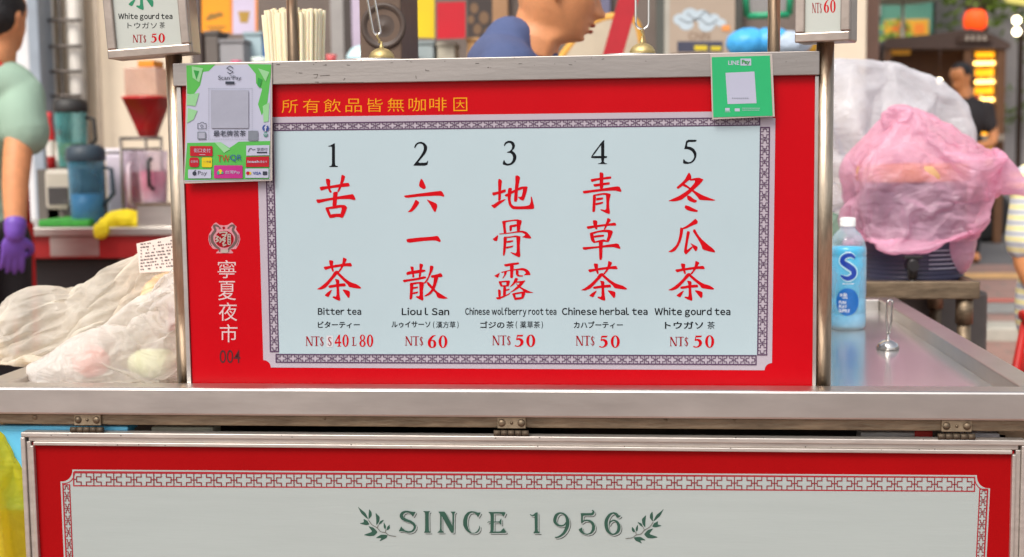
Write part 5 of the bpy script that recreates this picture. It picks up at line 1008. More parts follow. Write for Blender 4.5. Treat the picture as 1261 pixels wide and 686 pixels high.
for py in (25, 57, 88, 118):
    a = onY(50, py, 4.98); b = onY(100, py, 4.98); rk.tube([a, b], .009, 8)
rk.build('pipe_bracket', mat('bracket_steel', (112, 104, 98), .5, .6, .2), shop)
a = onY(36, 0, 4.9); b = onY(50, 0, 4.9)
MB().box((a.x, 4.86, .02), (b.x, 5.055, 3.1), .01).build('pillar', mat('pillar_bluegrey', (150, 160, 170), .6, 0, .1), shop)
a = onY(-60, 0, 4.95); b = onY(35, 0, 4.95)
MB().box((a.x, 4.93, .02), (b.x, 5.05, 3.1), .01).build('white_panel', mat('panel_white', (222, 222, 222), .6, 0, .06), shop)
for i, (p0, p1, c) in enumerate(((408, 424, (160, 156, 152)), (424, 434, (70, 62, 58)), (434, 446, (190, 176, 196)), (606, 626, (168, 128, 92)), (236, 248, (96, 84, 80)), (740, 752, (108, 106, 130)), (808, 818, (84, 86, 80)), (818, 826, (176, 172, 160)), (905, 914, (72, 72, 66)))):
    a = onY(p0, 30, 5.02); b = onY(p1, 30, 5.02)
    MB().box((a.x, 5.0, .02), (b.x, 5.0585, 2.6), .003).build('wall_strip', mat('strip%d' % i, c, .6, 0, .15, 6), shop)

def flat(name, lab, cat, q, Y, th, c, extra=None, var=.08):
    """board or sheet hanging at depth Y, outlined in the photo"""
    P = [onY(*p, Y) for p in q]; t = thing(name, lab, cat, sum(P, Vector())/len(P))
    MB().prism(P, (0, th, 0)).build('sheet', mat('sheet_%d_%d_%d' % c, c, .6, 0, var, 5), t)
    if extra: extra(t, lambda l: Art((0, Y, 0), (0, 1, 0), .001+l*.001, .00006))
    return t
def ink(c): return mat('ink_%d_%d_%d' % c, c, .6, 0, .1, 12)
def e_or(t, A):
    a = A(0)
    for x, y, r_ in ((262, 20, 6), (270, 18, 5), (257, 23, 4)): a.disc(x, y, r_, r_*.6)
    a.rect(254, 32, 278, 34); a.rect(258, 36, 274, 37.5); a.build('picture', ink((146, 110, 48)), t)
flat('food_poster', 'orange food poster hanging left of the straws', 'poster', ((248, -30), (283, -30), (284, 40), (248.5, 40)), 4.4, .004, (246, 156, 26), e_or)
def e_li(t, A):
    a = A(0); a.poly([(293, 14), (308, 14), (305, 28), (296, 28)]); a.build('picture', ink((176, 140, 60)), t)
    a = A(0); a.rect(284, -30, 286.5, 42); a.rect(314, -30, 317, 42); a.build('edge', ink((232, 140, 60)), t)
flat('food_poster', 'pale lilac food poster with a golden cup beside the straws', 'poster', ((284, -30), (317, -30), (317, 42), (284, 42)), 4.38, .004, (204, 192, 214), e_li)
flat('hanging_sheet', 'plain yellow sheet hanging right of the speaker box', 'sheet', ((506, -20), (535, -20), (535, 47), (506, 46)), 3.6, .004, (222, 192, 20))
flat('hanging_sheet', 'plain red sheet hanging beside the yellow one', 'sheet', ((538, 3), (573, 2), (573, 47), (538, 48)), 3.55, .004, (190, 14, 34))
def e_pic(t, A):
    a = A(0)
    for k, (x, y, r_) in enumerate(((584, 10, 5), (596, 22, 6), (588, 36, 5), (600, 40, 4), (580, 24, 4))): a.disc(x, y, r_, r_*1.3)
    a.build('picture', ink((120, 92, 66)), t)
flat('dark_picture', 'dark brown picture board between the red sheet and the man', 'picture', ((575, -30), (606, -30), (606, 48), (575, 48)), 4.6, .01, (62, 52, 48), e_pic)
def e_cn(t, A):
    a = A(0)
    for x, y, r_ in ((838, 24, 9), (850, 18, 10), (864, 20, 10), (878, 24, 9), (888, 28, 6), (845, 30, 9), (870, 31, 10)): a.disc(x, y, r_, r_*.8)
    a.build('cloud_drawing', ink((186, 200, 208)), t)
    a = A(2); a.line([(836, 22), (848, 28), (860, 22), (872, 30), (884, 24)], 1.2, 4); a.line([(846, 16), (858, 24), (868, 14), (876, 20)], 1, 4); a.build('drawing_lines', ink((110, 116, 120)), t)
    a = A(1); a.text('CNN', 848, 40, 874, 49, bold=.01); a.build('lettering', ink((136, 112, 92)), t)
    a = A(1); a.rect(834, 51, 890, 64); a.build('dark_strip', ink((64, 66, 84)), t)
    a = A(2); a.rect(855, 56, 871, 62); a.rect(875, 57, 888, 62); a.build('yellow_blocks', ink((214, 190, 40)), t)
    a = A(2); a.rect(889, 31, 899, 38); a.build('orange_patch', ink((232, 150, 80)), t)
flat('notice_board', 'tan notice board with a pale cloud drawing and CNN lettering', 'notice board', ((825, -30), (905, -30), (905, 66), (824, 66)), 4.3, .02, (172, 154, 136), e_cn)
gf = thing('framed_mirror', 'green framed mirror hanging behind the right thin post', 'mirror', onY(945, -10, 4.4))
m = MB(); P = [onY(x, y, 4.4) for x, y in ((916, -30), (975, -30), (972, 18), (920, 20))]
for i in range(4): m.tube([P[i], P[(i+1) % 4]], .016, 10)
m.build('frame', mat('frame_green', (40, 158, 112), .45, 0, .1), gf)
MB().prism([p+Vector((0, .01, 0)) for p in P], (0, .01, 0)).build('glass', mat('mirror_grey', (150, 144, 142), .15, .6, .1), gf)
# red sloping pole and cream chair back
a = onY(779, -20, 2.7); b = onY(755, 66, 2.7)
t = thing('red_pole', 'sloping flat red pole behind the right brass ladle', 'pole', (b.x, 2.7, 0))
M_ = MB(); d = (b-a).normalized(); f0 = b+d*1.3*0+d*((b.z-.05)/-d.z); M_.prism([a+Vector((-.035, 0, 0)), a+Vector((.035, 0, 0)), f0+Vector((.035, 0, 0)), f0+Vector((-.035, 0, 0))], (0, .03, 0)); M_.build('bar', mat('pole_red', (176, 22, 36), .5, 0, .12), t)
cb = onY(738, 66, 2.9)
ch = thing('round_back_chair', 'chair with a cream round back and yellow wooden rim behind the man', 'chair', (cb.x, 2.95, 0))
arc = [onY(738+(x-738)*1.0, y, 2.9) for x, y in ((690, 74), (700, 60), (712, 45), (728, 30), (748, 22), (768, 22), (782, 28), (788, 50), (790, 74))]
arc = [Vector(p) for p in bezpath([tuple(p) for p in arc], 5)]
base = [Vector((p.x, p.y, 1.18)) for p in (arc[0], arc[-1])]
MB().prism(arc+[base[1], base[0]], (0, .035, 0)).build('backrest', mat('chair_cream', (196, 184, 160), .7, 0, .1), ch)
MB().tube([p+Vector((0, .016, 0)) for p in arc], .018, 12).build('rim', mat('chair_yellow_wood', (214, 158, 62), .5, 0, .12), ch)
MB().box((arc[0].x, 2.9, 1.12), (arc[-1].x, 3.4, 1.175), .02).build('seat', MATS['chair_cream'], ch)
for x in (arc[0].x+.03, arc[-1].x-.03):
    for y in (2.93, 3.36): MB().tube([(x, y, 0), (x, y, 1.119)], .018, 10).build('leg', MATS['chair_yellow_wood'], ch)
# speaker box behind the board
sp = onY(471, 40, .62); w_ = 52/ppm(.62)/2
t = thing('speaker_box', 'dark brown speaker box with one round cone behind the left brass ladle', 'speaker', (sp.x, .62, 1.36))
MB().box((sp.x-w_, .60, 1.36), (sp.x+w_, .80, 1.62), .004).build('cabinet', mat('speaker_brown', (96, 76, 62), .6, 0, .12, 10, .08, 40), t)
cy = onY(472, 32, .598)
MB().lathe([(0, .004), (.008, .002), (.03, -.002), (.035, .002), (.040, .006), (.044, .003), (.045, 0)], (cy.x, .5995, cy.z), 36, M=rot('X', 90)).build('cone', mat('speaker_cone', (74, 60, 52), .5, 0, .1), t)
MB().box((sp.x-w_-.02, .585, 1.0), (sp.x+w_+.02, .82, 1.358), .004).build('plinth', mat('plinth_dark', (70, 64, 60), .6), t)
tag(MB().box((sp.x-.4, .58, .0), (sp.x+.35, .9, .985), .006).build('side_cabinet', mat('side_cabinet_m', (120, 112, 104), .6, 0, .1), None), 'grey side cabinet under the speaker box behind the stall', 'cabinet')
# pale domes (helmets) and bags in the clutter
SHELFY = 3.4
sh = thing('back_shelf', 'long grey shelf of clutter along the shop front, seen over the menu board', 'shelf', (0, SHELFY+.2, 0))
sz = onY(500, 76, SHELFY).z
for a_, b_ in ((240, 500), (505, 586), (800, 1000)):
    xa, xb = onY(a_, 70, SHELFY).x, onY(b_, 70, SHELFY).x
    MB().box((xa, SHELFY-.05, sz-.03), (xb, SHELFY+.45, sz), .004).build('board', mat('shelf_grey', (140, 134, 128), .6, 0, .15), sh)
    for x in (xa+.03, xb-.03): MB().box((x-.02, SHELFY, 0), (x+.02, SHELFY+.4, sz-.0305), .003).build('leg', mat('shelf_grey', (140, 134, 128)), sh)
def dome(px, py, r_px, Y, c, lab):
    p = onY(px, py, Y); r_ = r_px/ppm(Y); t = thing('helmet', lab, 'helmet', (p.x, Y, sz))
    MB().lathe([(r_, 0), (r_*1.02, r_*.25), (r_*.93, r_*.6), (r_*.7, r_*.9), (r_*.35, r_*1.07), (0, r_*1.1)], (p.x, Y, sz+.001), 36).build('shell', mat('helm%d' % px, c, .3, 0, .05, coat=.5), t)
    MB().lathe([(r_*1.03, .001), (r_*1.05, .012), (r_*1.02, .024)], (p.x, Y, sz+.001), 36).build('trim', mat('helm_trim', (90, 110, 116), .5), t)
dome(448, 70, 22, SHELFY+.15, (196, 232, 238), 'pale blue round helmet half hidden by the speaker box')
dome(500, 70, 17, SHELFY+.12, (220, 236, 226), 'whitish round helmet right of the speaker box')
def bowl(px, w_px, py, h_px, c, lab, nm='bowl'):
    p = onY(px, py, SHELFY+.1); r_ = w_px/2/ppm(SHELFY+.1); h = h_px/ppm(SHELFY+.1)
    t = MB().lathe([(0, .002), (r_*.6, .0), (r_*.85, h*.4), (r_, h), (r_*.96, h), (r_*.8, h*.42), (0, .01)], (p.x, SHELFY+.1, sz+.001), 30).build(nm, mat('bowl%d' % px, c, .4, 0, .08), None)
    tag(t, lab, nm)
bowl(322, 26, 68, 10, (226, 236, 226), 'white bowl with a green tint on the shelf left of the straws')
bowl(291, 14, 70, 7, (214, 80, 120), 'small pink bowl on the shelf below the posters')
bowl(408, 14, 68, 12, (206, 90, 90), 'small red bowl on the shelf right of the straws')
def carton(px0, px1, py, c, lab, Y=SHELFY+.2, nm='carton'):
    a = onY(px0, py, Y); b = onY(px1, py, Y); t = thing(nm, lab, nm, ((a.x+b.x)/2, Y, sz))
    MB().box((a.x, Y, sz+.001), (b.x, Y+.14, a.z), .006).build('body', mat('carton%d' % px0, c, .6, 0, .12), t)
    MB().box((a.x-.004, Y-.004, a.z+.0005), (b.x+.004, Y+.144, a.z+.02), .004).build('lid', mat('cartonl%d' % px0, tuple(int(v*.85) for v in c), .6), t)
carton(252, 268, 44, (104, 96, 90), 'dark grey carton on the shelf under the orange poster')
carton(270, 300, 54, (150, 148, 150), 'grey carton on the shelf under the lilac poster')
carton(300, 322, 45, (168, 190, 196), 'pale blue grey carton beside the white bowl', SHELFY+.3)
carton(306, 330, 50, (60, 130, 206), 'bright blue carton beside the straws', SHELFY+.32)
carton(575, 590, 52, (196, 150, 96), 'tan carton on the shelf beside the man')
carton(512, 534, 56, (150, 160, 160), 'grey green carton under the yellow sheet')
carton(538, 560, 58, (176, 168, 150), 'pale tan carton under the red sheet')
p = onY(935, 55, SHELFY+.1)
b = soft([((p.x-.05, SHELFY+.12, sz+.055), (.085, .09, .055)), ((p.x+.05, SHELFY+.12, sz+.06), (.08, .08, .05))], .006, .012, 10, 5, 'blue_sack', mat('sack_blue', (70, 170, 232), .4, 0, .12), floor=sz+.001); tag(b, 'sky blue cloth sack behind the right thin post', 'sack')
p = onY(972, 55, SHELFY+.1)
b = soft([((p.x, SHELFY+.12, sz+.05), (.09, .09, .05))], .006, .012, 10, 6, 'grey_sack', mat('sack_grey', (176, 190, 206), .5, 0, .12), floor=sz+.001); tag(b, 'grey white sack beside the blue sack', 'sack')
p = onY(995, 52, SHELFY+.2)
b = soft([((p.x, SHELFY+.22, sz+.055), (.035, .05, .055))], .006, .01, 10, 7, 'orange_pack', mat('pack_orange', (240, 176, 40), .5, 0, .3, 40), floor=sz+.001); tag(b, 'yellow orange pack next to the right price sign', 'pack')

# ------------------------------------------------------------------ kitchen at the left
KY = 3.35
kz = onY(100, 280, KY).z
kit = thing('kitchen_counter', 'steel kitchen counter with a red front behind the left worker', 'counter', (-1.4, KY, 0))
xa, xb = onY(-120, 280, KY).x, onY(260, 280, KY).x
MB().box((xa, KY-.02, kz-.035), (xb, KY+.75, kz), .004).build('top', STEEL, kit)
MB().box((xa, KY, kz-.13), (xb, KY+.03, kz-.036), .004).build('red_front', mat('front_red', (170, 34, 34), .4, 0, .15), kit)
a, b = onY(62, 300, KY).x, onY(122, 300, KY).x; MB().box((a, KY-.006, kz-.12), (b, KY-.001, kz-.04), .002).build('steel_plate', STEEL, kit)
MB().box((xa, KY+.1, .06), (xb, KY+.7, kz-.14), .01).build('carcass', mat('carcass_dark', (52, 50, 50), .6, 0, .2), kit)
a, b = onY(140, 300, KY).x, onY(230, 300, KY).x; MB().box((a, KY+.05, .06), (b, KY+.095, kz-.131), .006).build('grey_panel', mat('panel_tan_grey', (150, 138, 126), .6, 0, .15), kit)
mt = MB(); a, b = onY(40, 275, KY).x, onY(104, 275, KY).x; mt.box((a, KY+.05, kz+.001), (b, KY+.35, kz+.03), .006); tag(mt.build('green_mat', mat('mat_green', (52, 150, 50), .6, 0, .3, 40), None), 'bright green rubber mat on the kitchen counter', 'mat')
a, b = onY(36, 250, KY).x, onY(96, 250, KY).x
t = thing('black_tray', 'black tray behind the green mat on the kitchen counter', 'tray', ((a+b)/2, KY+.5, kz)); MB().box((a, KY+.36, kz+.001), (b, KY+.66, kz+.09), .01).build('body', mat('tray_black', (36, 32, 32), .5), t); MB().box((a-.01, KY+.352, kz+.0905), (b+.01, KY+.668, kz+.1), .003).build('edge', mat('tray_edge', (60, 56, 54), .4), t)
def machine(lab, p0, p1, pt, pb, Y, c, zb=None):
    a = onY(p0, pb, Y); b = onY(p1, pt, Y); t = thing('countertop_appliance', lab, 'appliance', ((a.x+b.x)/2, Y, a.z))
    MB().box((a.x, Y, a.z), (b.x, Y+.2, b.z), .02).build('housing', mat('base_%d%d' % (p0, p1), c, .45, 0, .1), t)
    MB().box((a.x+.02, Y-.006, a.z+.02), (b.x-.02, Y-.0005, a.z+(b.z-a.z)*.55), .002).build('panel', mat('base_panel', (58, 54, 54), .4), t)
    return t
kzb = lambda Y: onY(100, 280, Y).z
machine('pale grey appliance base under the tall dark blender, on the counter', 55, 88, 208, 258, KY+.36, (178, 170, 156))
def jug(lab, px, wt, wb, pt, pb, Y, lid, liquid, lvl, body=(110, 190, 190), handle=None):
    a = onY(px, pb, Y); b = onY(px, pt, Y); k = 1/ppm(Y)/2; h = b.z-a.z; c = (a.x, Y, a.z)
    t = thing('blender_jug', lab, 'blender', c)
    M4 = rot('Z', 45)
    pr = [(0, .004), (wb*k, .004), (wb*k*1.02, .012), (wt*k, h*.8)]
    MB().lathe(pr, c, 24).build('jar', film('jar_%d' % px, body, .32, .08, 0, 5, .2), t)
    MB().lathe([(0, .01), (wb*k*.94, .012), ((wb+(wt-wb)*lvl)*k*.95, h*.8*lvl), (0, h*.8*lvl)], c, 24).build('drink', mat('juice_%d' % px, liquid, .3, 0, .1), t)
    MB().lathe([(wt*k*1.06, h*.8), (wt*k*1.1, h*.83), (wt*k*1.05, h*.95), (wt*k*.7, h), (0, h)], c, 24).build('lid', mat('lid_%d' % px, lid, .5, 0, .1), t)
    x = c[0]+wt*k*1.0
    MB().tube([(x, Y, a.z+h*.72), (x+.035, Y, a.z+h*.7), (x+.04, Y, a.z+h*.4), (x-.01, Y, a.z+h*.25)], .009, 8).build('handle', mat('lid_%d' % px, lid), t)
    return t
jug('tall blender with a black lid and olive drink, standing farther back', 90, 40, 34, 121, 207, KY+.45, (40, 38, 36), (128, 118, 44), .45)
machine('black appliance base below the tall dark blender', 70, 110, 207, 262, KY+.45, (52, 48, 46))
jug('blue tinted blender with a navy lid, nearest on the kitchen counter', 109, 46, 40, 178, 279, KY+.15, (46, 62, 74), (86, 150, 190), .5, (110, 170, 200))
def pitcher(lab, px, wt, wb, pt, pb, Y, liquid, lvl, shell=(236, 224, 236), hc=(44, 42, 42), side=1):
    a = onY(px, pb, Y); b = onY(px, pt, Y); k = 1/ppm(Y)/2; h = b.z-a.z; c = (a.x, Y, a.z)
    t = thing('pitcher', lab, 'pitcher', c)
    MB().lathe([(0, .004), (wb*k, .004), (wb*k*1.02, .012), (wt*k, h*.97), (wt*k*1.05, h), (wt*k*.97, h*.98)], c, 26).build('shell', film('pit_%d' % px, shell, .45, .08, 0, 5, .3), t)
    MB().lathe([(0, .008), (wb*k*.95, .01), ((wb+(wt-wb)*lvl)*k*.95, h*lvl), (0, h*lvl)], c, 26).build('drink', mat('pdrink_%d' % px, liquid, .3, 0, .1), t)
    x = c[0]+side*wt*k*.25
    MB().tube([(x, Y-wt*k*.98, a.z+h*.86), (x, Y-wt*k-.03, a.z+h*.8), (x, Y-wt*k-.03, a.z+h*.35), (x, Y-wb*k*.98, a.z+h*.28)], .009, 8).build('handle', mat('ph_%d' % px, hc, .4), t)
pitcher('clear pitcher of pink drink with a black handle beside the left post', 190, 38, 32, 186, 250, KY+.1, (226, 92, 130), .62)
pitcher('tall clear pitcher of dark red juice behind the yellow cloth', 166, 26, 20, 186, 279, KY+.25, (168, 26, 54), .72, hc=(220, 200, 210))
a, b = onY(132, 270, KY+.3), onY(160, 188, KY+.3)
t = thing('plastic_tub', 'lilac white plastic tub beside the blue blender', 'tub', (a.x, KY+.3, kz)); MB().box((a.x, KY+.3, kz+.001), (b.x, KY+.5, b.z), .015).build('body', mat('tub_lilac', (216, 206, 218), .4, 0, .08), t); MB().box((a.x-.006, KY+.294, b.z+.0005), (b.x+.006, KY+.506, b.z+.02), .006).build('lid', mat('tub_lid', (228, 220, 226), .4), t)
p = onY(192, 283, KY+.1)
t = thing('steel_box', 'low steel box holding the pink pitcher', 'box', (p.x, KY+.1, kz)); a, b = onY(170, 250, KY+.02), onY(226, 250, KY+.02); MB().box((a.x, KY+.0, kz+.001), (b.x, KY+.22, a.z-.001), .004).build('body', STEEL, t); MB().box((a.x-.004, KY-.004, a.z-.012), (b.x+.004, KY-.0005, a.z-.002), .001).build('edge', STEELD, t)
# yellow cloth on the edge of the counter
p = onY(148, 284, KY)
b = soft([((p.x, KY+.06, kz+.03), (.085, .06, .032)), ((p.x-.06, KY+.03, kz+.01), (.035, .045, .03)), ((p.x+.06, KY+.06, kz+.02), (.05, .05, .03)), ((p.x-.07, KY-.03, kz-.015), (.03, .014, .035))], .0055, .014, 13, 17, 'yellow_cloth', mat('cloth_yellow', (238, 212, 26), .8, 0, .08), floor=kz-.08); tag(b, 'crumpled bright yellow cloth on the kitchen counter edge', 'cloth')
# red hopper machine
hY = KY+.25; c = onY(183, 172, hY); k = 1/ppm(hY)/2; h = onY(183, 122, hY).z-c.z
t = thing('ice_machine', 'drink machine with a big red tapered hopper beside the left post', 'machine', (c.x, hY, kz))
MB().lathe([(0, 0), (22*k, 0), (34*k, h*.3), (66*k, h), (68*k, h), (66*k, h+.01), (0, h+.011)], c, 4, M=rot('Z', 45)).build('hopper', mat('hopper_red', (196, 20, 22), .35, 0, .1, coat=.3), t)
hz = onY(183, 84, hY).z
MB().box((c.x-30*k*1.4, hY-.07, c.z+h+.012), (c.x+30*k*1.4, hY+.07, hz), .004).build('clear_cover', film('cover_peach', (236, 204, 186), .45, .1, 0, 5, .3), t)
MB().box((c.x-8*k, hY-.06, hz+.001), (c.x+34*k, hY+.06, hz+.03), .004).build('orange_lid', mat('lid_orange', (240, 150, 40), .5), t)
fr = MB()
for x in (-52, 52):
    for y in (-.09, .2): fr.tube([(c.x+x*k, hY+y, kz+.001), (c.x+x*k, hY+y, c.z+.01)], .007, 8)
fr.tube([(c.x-52*k, hY-.09, c.z+.005), (c.x+52*k, hY-.09, c.z+.005)], .007, 8); fr.tube([(c.x-52*k, hY-.09, c.z-.04), (c.x+52*k, hY-.09, c.z-.04)], .006, 8)
fr.build('stand', mat('stand_grey', (120, 112, 106), .4, .7, .2), t)
# small bottles by the blender
for px, c, lab in ((62, (206, 40, 44), 'small red and white bottle behind the worker'), (73, (196, 188, 176), 'pale small bottle next to the red and white bottle')):
    p = onY(px, 170, KY+.55); z0 = onY(px, 208, KY+.55).z; hh = onY(px, 138 if px < 70 else 160, KY+.55).z-z0
    t = thing('sauce_bottle', lab, 'bottle', (p.x, KY+.55, z0))
    MB().lathe([(0, 0), (.018, 0), (.019, hh*.62), (.011, hh*.78), (.009, hh*.88)], (p.x, KY+.55, z0), 18).build('body', mat('sauce%d' % px, c, .4), t)
    MB().lathe([(.0195, hh*.22), (.0195, hh*.5)], (p.x, KY+.55, z0), 18).build('label', mat('sauce_label', (222, 216, 206), .5), t)
    MB().lathe([(.011, hh*.88), (.011, hh), (0, hh)], (p.x, KY+.55, z0), 18).build('cap', mat('sauce_cap', (190, 36, 40), .5), t)
    st = MB().box((p.x-.05, KY+.5, kz+.001), (p.x+.05, KY+.62, z0-.0005), .003); tag(st.build('riser_block', mat('riser', (90, 84, 78), .6), None), 'grey riser block under the ' + ('red' if px < 70 else 'pale') + ' sauce bottle', 'block')

# ------------------------------------------------------------------ people
SKIN = mat('skin_tan', (212, 142, 94), .5, 0, .14, 26, .08, 220, sss=.12)
SKIN2 = mat('skin_light_tan', (214, 144, 92), .5, 0, .14, 26, .08, 220, sss=.12)
HAIR = mat('hair_black', (26, 22, 22), .55, 0, .3, 60, .4, 160)
def head_shape(m, c, M, s=1.0):
    """head with face towards local +X: nose, lips, chin, sockets, ears"""
    lv = [(-.17, .03, .075, .055), (-.13, .035, .07, .056), (-.112, .062, .06, .05), (-.1, .082, .058, .05), (-.085, .088, .062, .056), (-.068, .089, .07, .062), (-.05, .089, .078, .066), (-.03, .09, .086, .069), (-.01, .09, .093, .072), (.01, .089, .098, .074), (.03, .092, .1, .076), (.05, .092, .1, .076), (.07, .086, .095, .073), (.09, .072, .082, .064), (.105, .052, .062, .05), (.115, .028, .036, .03), (.119, .002, .006, .004)]
    def itp(z):
        for a, b in zip(lv, lv[1:]):
            if a[0] <= z <= b[0]:
                t = (z-a[0])/(b[0]-a[0]); return [a[i]+(b[i]-a[i])*t for i in (1, 2, 3)]
        return lv[-1][1:]
    t = bmesh.new(); n = 64; rings = []; nz_ = 72
    g = lambda x, mu, sg: math.exp(-((x-mu)/sg)**2)
    for i in range(nz_+1):
        z = -.17+i/nz_*.289; f, b, w_ = itp(z); ring = []
        for k in range(n):
            th = 2*PI*k/n; c_, s_ = math.cos(th), math.sin(th)
            x = (f if c_ > 0 else b)*math.copysign(abs(c_)**.85, c_); y = w_*math.copysign(abs(s_)**.9, s_)
            if c_ > 0:
                a = y
                nw = .011+.007*g(z, -.042, .014)
                x += .03*g(z, -.038, .014)*g(a, 0, nw*1.2)+.017*g(z, -.016, .02)*g(a, 0, .0095)     # nose
                x += .015*g(z, -.063, .0065)*g(a, 0, .022)+.013*g(z, -.08, .007)*g(a, 0, .019)-.007*g(z, -.0715, .0035)*g(a, 0, .022)-.006*g(z, -.09, .005)*g(a, 0, .02)   # lips
                x += .013*g(z, -.103, .011)*g(a, 0, .02)                                                # chin
                x -= .012*(g(a, .032, .015)+g(a, -.032, .015))*g(z, .004, .012)                         # eye sockets
                x += .006*g(z, .026, .01)*g(a, 0, .05)                                                # brow
                x += .005*(g(a, .04, .02)+g(a, -.04, .02))*g(z, -.025, .018)                            # cheeks
            ring.append(t.verts.new((x*s, y*s, z*s)))
        rings.append(ring)
    for A, B in zip(rings, rings[1:]):
        for k in range(n): t.faces.new([A[k], A[(k+1) % n], B[(k+1) % n], B[k]])
    t.faces.new(rings[0][::-1]); t.faces.new(rings[-1])
    X = Matrix.Translation(c) @ M
    m.merge(t, X)
    for sg in (-1, 1):
        m.ell(X @ Vector((-.008*s, sg*.077*s, -.008*s)), (.017*s, .008*s, .032*s), M @ rot('X', -sg*14), 2); m.ell(X @ Vector((-.004*s, sg*.076*s, -.036*s)), (.009*s, .006*s, .012*s), M, 2)
def limb(m, pts, rad):
    P = [Vector(p) for p in pts]
    Q = bezpath([(*p, r_) for p, r_ in zip(P, rad)], 5)
    m.tube([q[:3] for q in Q], [q[3] for q in Q], 18)
    for p, r_ in zip(P, rad): m.ell(p, (r_*.99,)*3, None, 2)
def fuse(m, voxel, it=4): return ev_mesh(m.bm, [('REMESH', dict(mode='VOXEL', voxel_size=voxel)), ('SMOOTH', dict(factor=.5, iterations=it))])
def finish(b, name, mt, parent):
    for f in b.faces: f.smooth = True
    k = MB(); k.bm.free(); k.bm = b; return k.build(name, mt, parent)
def hand(m, w, d, up, s=1.0, curl=.5, side=1):
    """five fingered hand from wrist w, pointing along d, back of the hand facing up"""
    d = Vector(d).normalized(); up = (Vector(up)-d*Vector(up).dot(d)).normalized(); r_ = d.cross(up)*side
    w = Vector(w); pc = w+d*.045*s
    m.ell(pc, (.045*s, .04*s, .0145*s), Matrix((( d.x, r_.x, up.x, 0), (d.y, r_.y, up.y, 0), (d.z, r_.z, up.z, 0), (0, 0, 0, 1))), 3)
    for i, (o, L) in enumerate(((.03, .072), (.0105, .082), (-.0095, .077), (-.0285, .06))):
        b0 = w+d*.078*s+r_*o*s; a = 0; pts = [b0-d*.02*s, b0]; q = b0
        for j, f in enumerate((.45, .32, .23)):
            a += curl*(.5+.3*j); q = q+(d*math.cos(a)-up*math.sin(a))*L*f*s+r_*o*.06*s; pts.append(q)
        limb(m, pts, [.0092*s, .0095*s, .0088*s, .008*s, .0066*s])
    t0 = w+d*.022*s+r_*.03*s
    limb(m, [t0, t0+(d*.6+r_*.7-up*.2)*.032*s, t0+(d*.85+r_*.5-up*.5)*.058*s, t0+(d*.95+r_*.2-up*.7)*.082*s], [.0125*s, .0115*s, .0098*s, .0078*s])
def rt(c, th, yaw):
    """face towards +X pitched down by th degrees, then turned by yaw"""
    return rot('Z', yaw) @ rot('Y', th)
# man in the blue shirt, bending over his work, face to the right
man = thing('person', 'man in a dusty blue T-shirt bending down behind the menu board, face to the right', 'person', (.36, 1.18, 0))
HC = Vector((.505, 1.17, 1.636)); HM = rt(None, 17, 14); s_ = 1.06
m = MB(); head_shape(m, HC, HM, s_)
limb(m, [HC+Vector((-.03, 0, -.06)), (.452, 1.17, 1.515), (.425, 1.17, 1.43)], [.062, .06, .07])
SHN, SHF = Vector((.385, .985, 1.405)), Vector((.405, 1.36, 1.405))
m.ell((.39, 1.17, 1.33), (.115, .165, .17), rot('Y', 12)); m.ell((.36, 1.17, 1.1), (.115, .15, .2)); m.ell((.335, 1.17, .93), (.115, .155, .12))
limb(m, [SHN, (.43, .95, 1.16), (.63, .97, 1.08)], [.052, .044, .03]); hand(m, (.64, .97, 1.08), (1, .05, -.15), (0, 0, 1), 1, .6, 1)
limb(m, [SHF, (.45, 1.4, 1.16), (.65, 1.36, 1.08)], [.052, .044, .03]); hand(m, (.66, 1.36, 1.08), (1, -.1, -.15), (0, 0, 1), 1, .6, -1)
for y in (1.09, 1.25): limb(m, [(.33, y, .9), (.36, y, .48), (.33, y, .09)], [.085, .058, .042]); m.ell((.39, y, .045), (.125, .045, .045))
body = finish(fuse(m, .0042, 2), 'body', SKIN, man)
m = MB(); m.ell((.386, 1.17, 1.33), (.128, .178, .178), rot('Y', 12)); m.ell((.36, 1.17, 1.1), (.13, .165, .21)); m.ell((.34, 1.17, .95), (.13, .17, .1))
limb(m, [(.43, 1.17, 1.455), (.41, 1.17, 1.40)], [.078, .1]); limb(m, [(.40, 1.0, 1.43), (.37, 1.17, 1.45), (.41, 1.34, 1.43)], [.066, .08, .066])
limb(m, [SHN, (.415, .96, 1.23)], [.07, .066]); limb(m, [SHF, (.435, 1.39, 1.23)], [.07, .066])
limb(m, [(.395, 1.13, 1.50), (.395, 1.21, 1.50)], [.062, .062])
b = fuse(m, .0075, 8); crumple(b, .005, 8, 4, (1, 1, .6), None, .2); finish(b, 'tshirt', mat('tshirt_blue', (74, 86, 124), .85, 0, .08, 8, .1, 200), man)
m = MB()
for y in (1.09, 1.25): limb(m, [(.332, y, .92), (.36, y, .48), (.335, y, .11)], [.1, .075, .062])
m.ell((.335, 1.17, .92), (.122, .162, .1)); finish(fuse(m, .012), 'trousers', mat('trousers_dark', (48, 50, 58), .85), man)
m = MB(); X = Matrix.Translation(HC) @ HM
m.ell(X @ Vector((-.018, 0, .062)), (.098, .083, .075), HM); m.ell(X @ Vector((-.055, 0, .04)), (.066, .078, .06), HM)
b = fuse(m, .006, 3); crumple(b, .006, 40, 2); finish(b, 'hair', HAIR, man)
LP = MB(); LP.ell(X @ Vector((.101*s_, 0, -.0645*s_)), (.0055, .02, .0042), HM, 2); LP.ell(X @ Vector((.1*s_, 0, -.0785*s_)), (.0055, .017, .0048), HM, 2); LP.build('lips', mat('lips_brown', (176, 92, 70), .45, 0, .06), man)
for sg in (-1, 1): MB().ell(X @ Vector((.082*s_, sg*.032*s_, .004*s_)), (.010, .0135, .0075), HM).build('eye', mat('eye_dark', (60, 48, 44), .2), man)

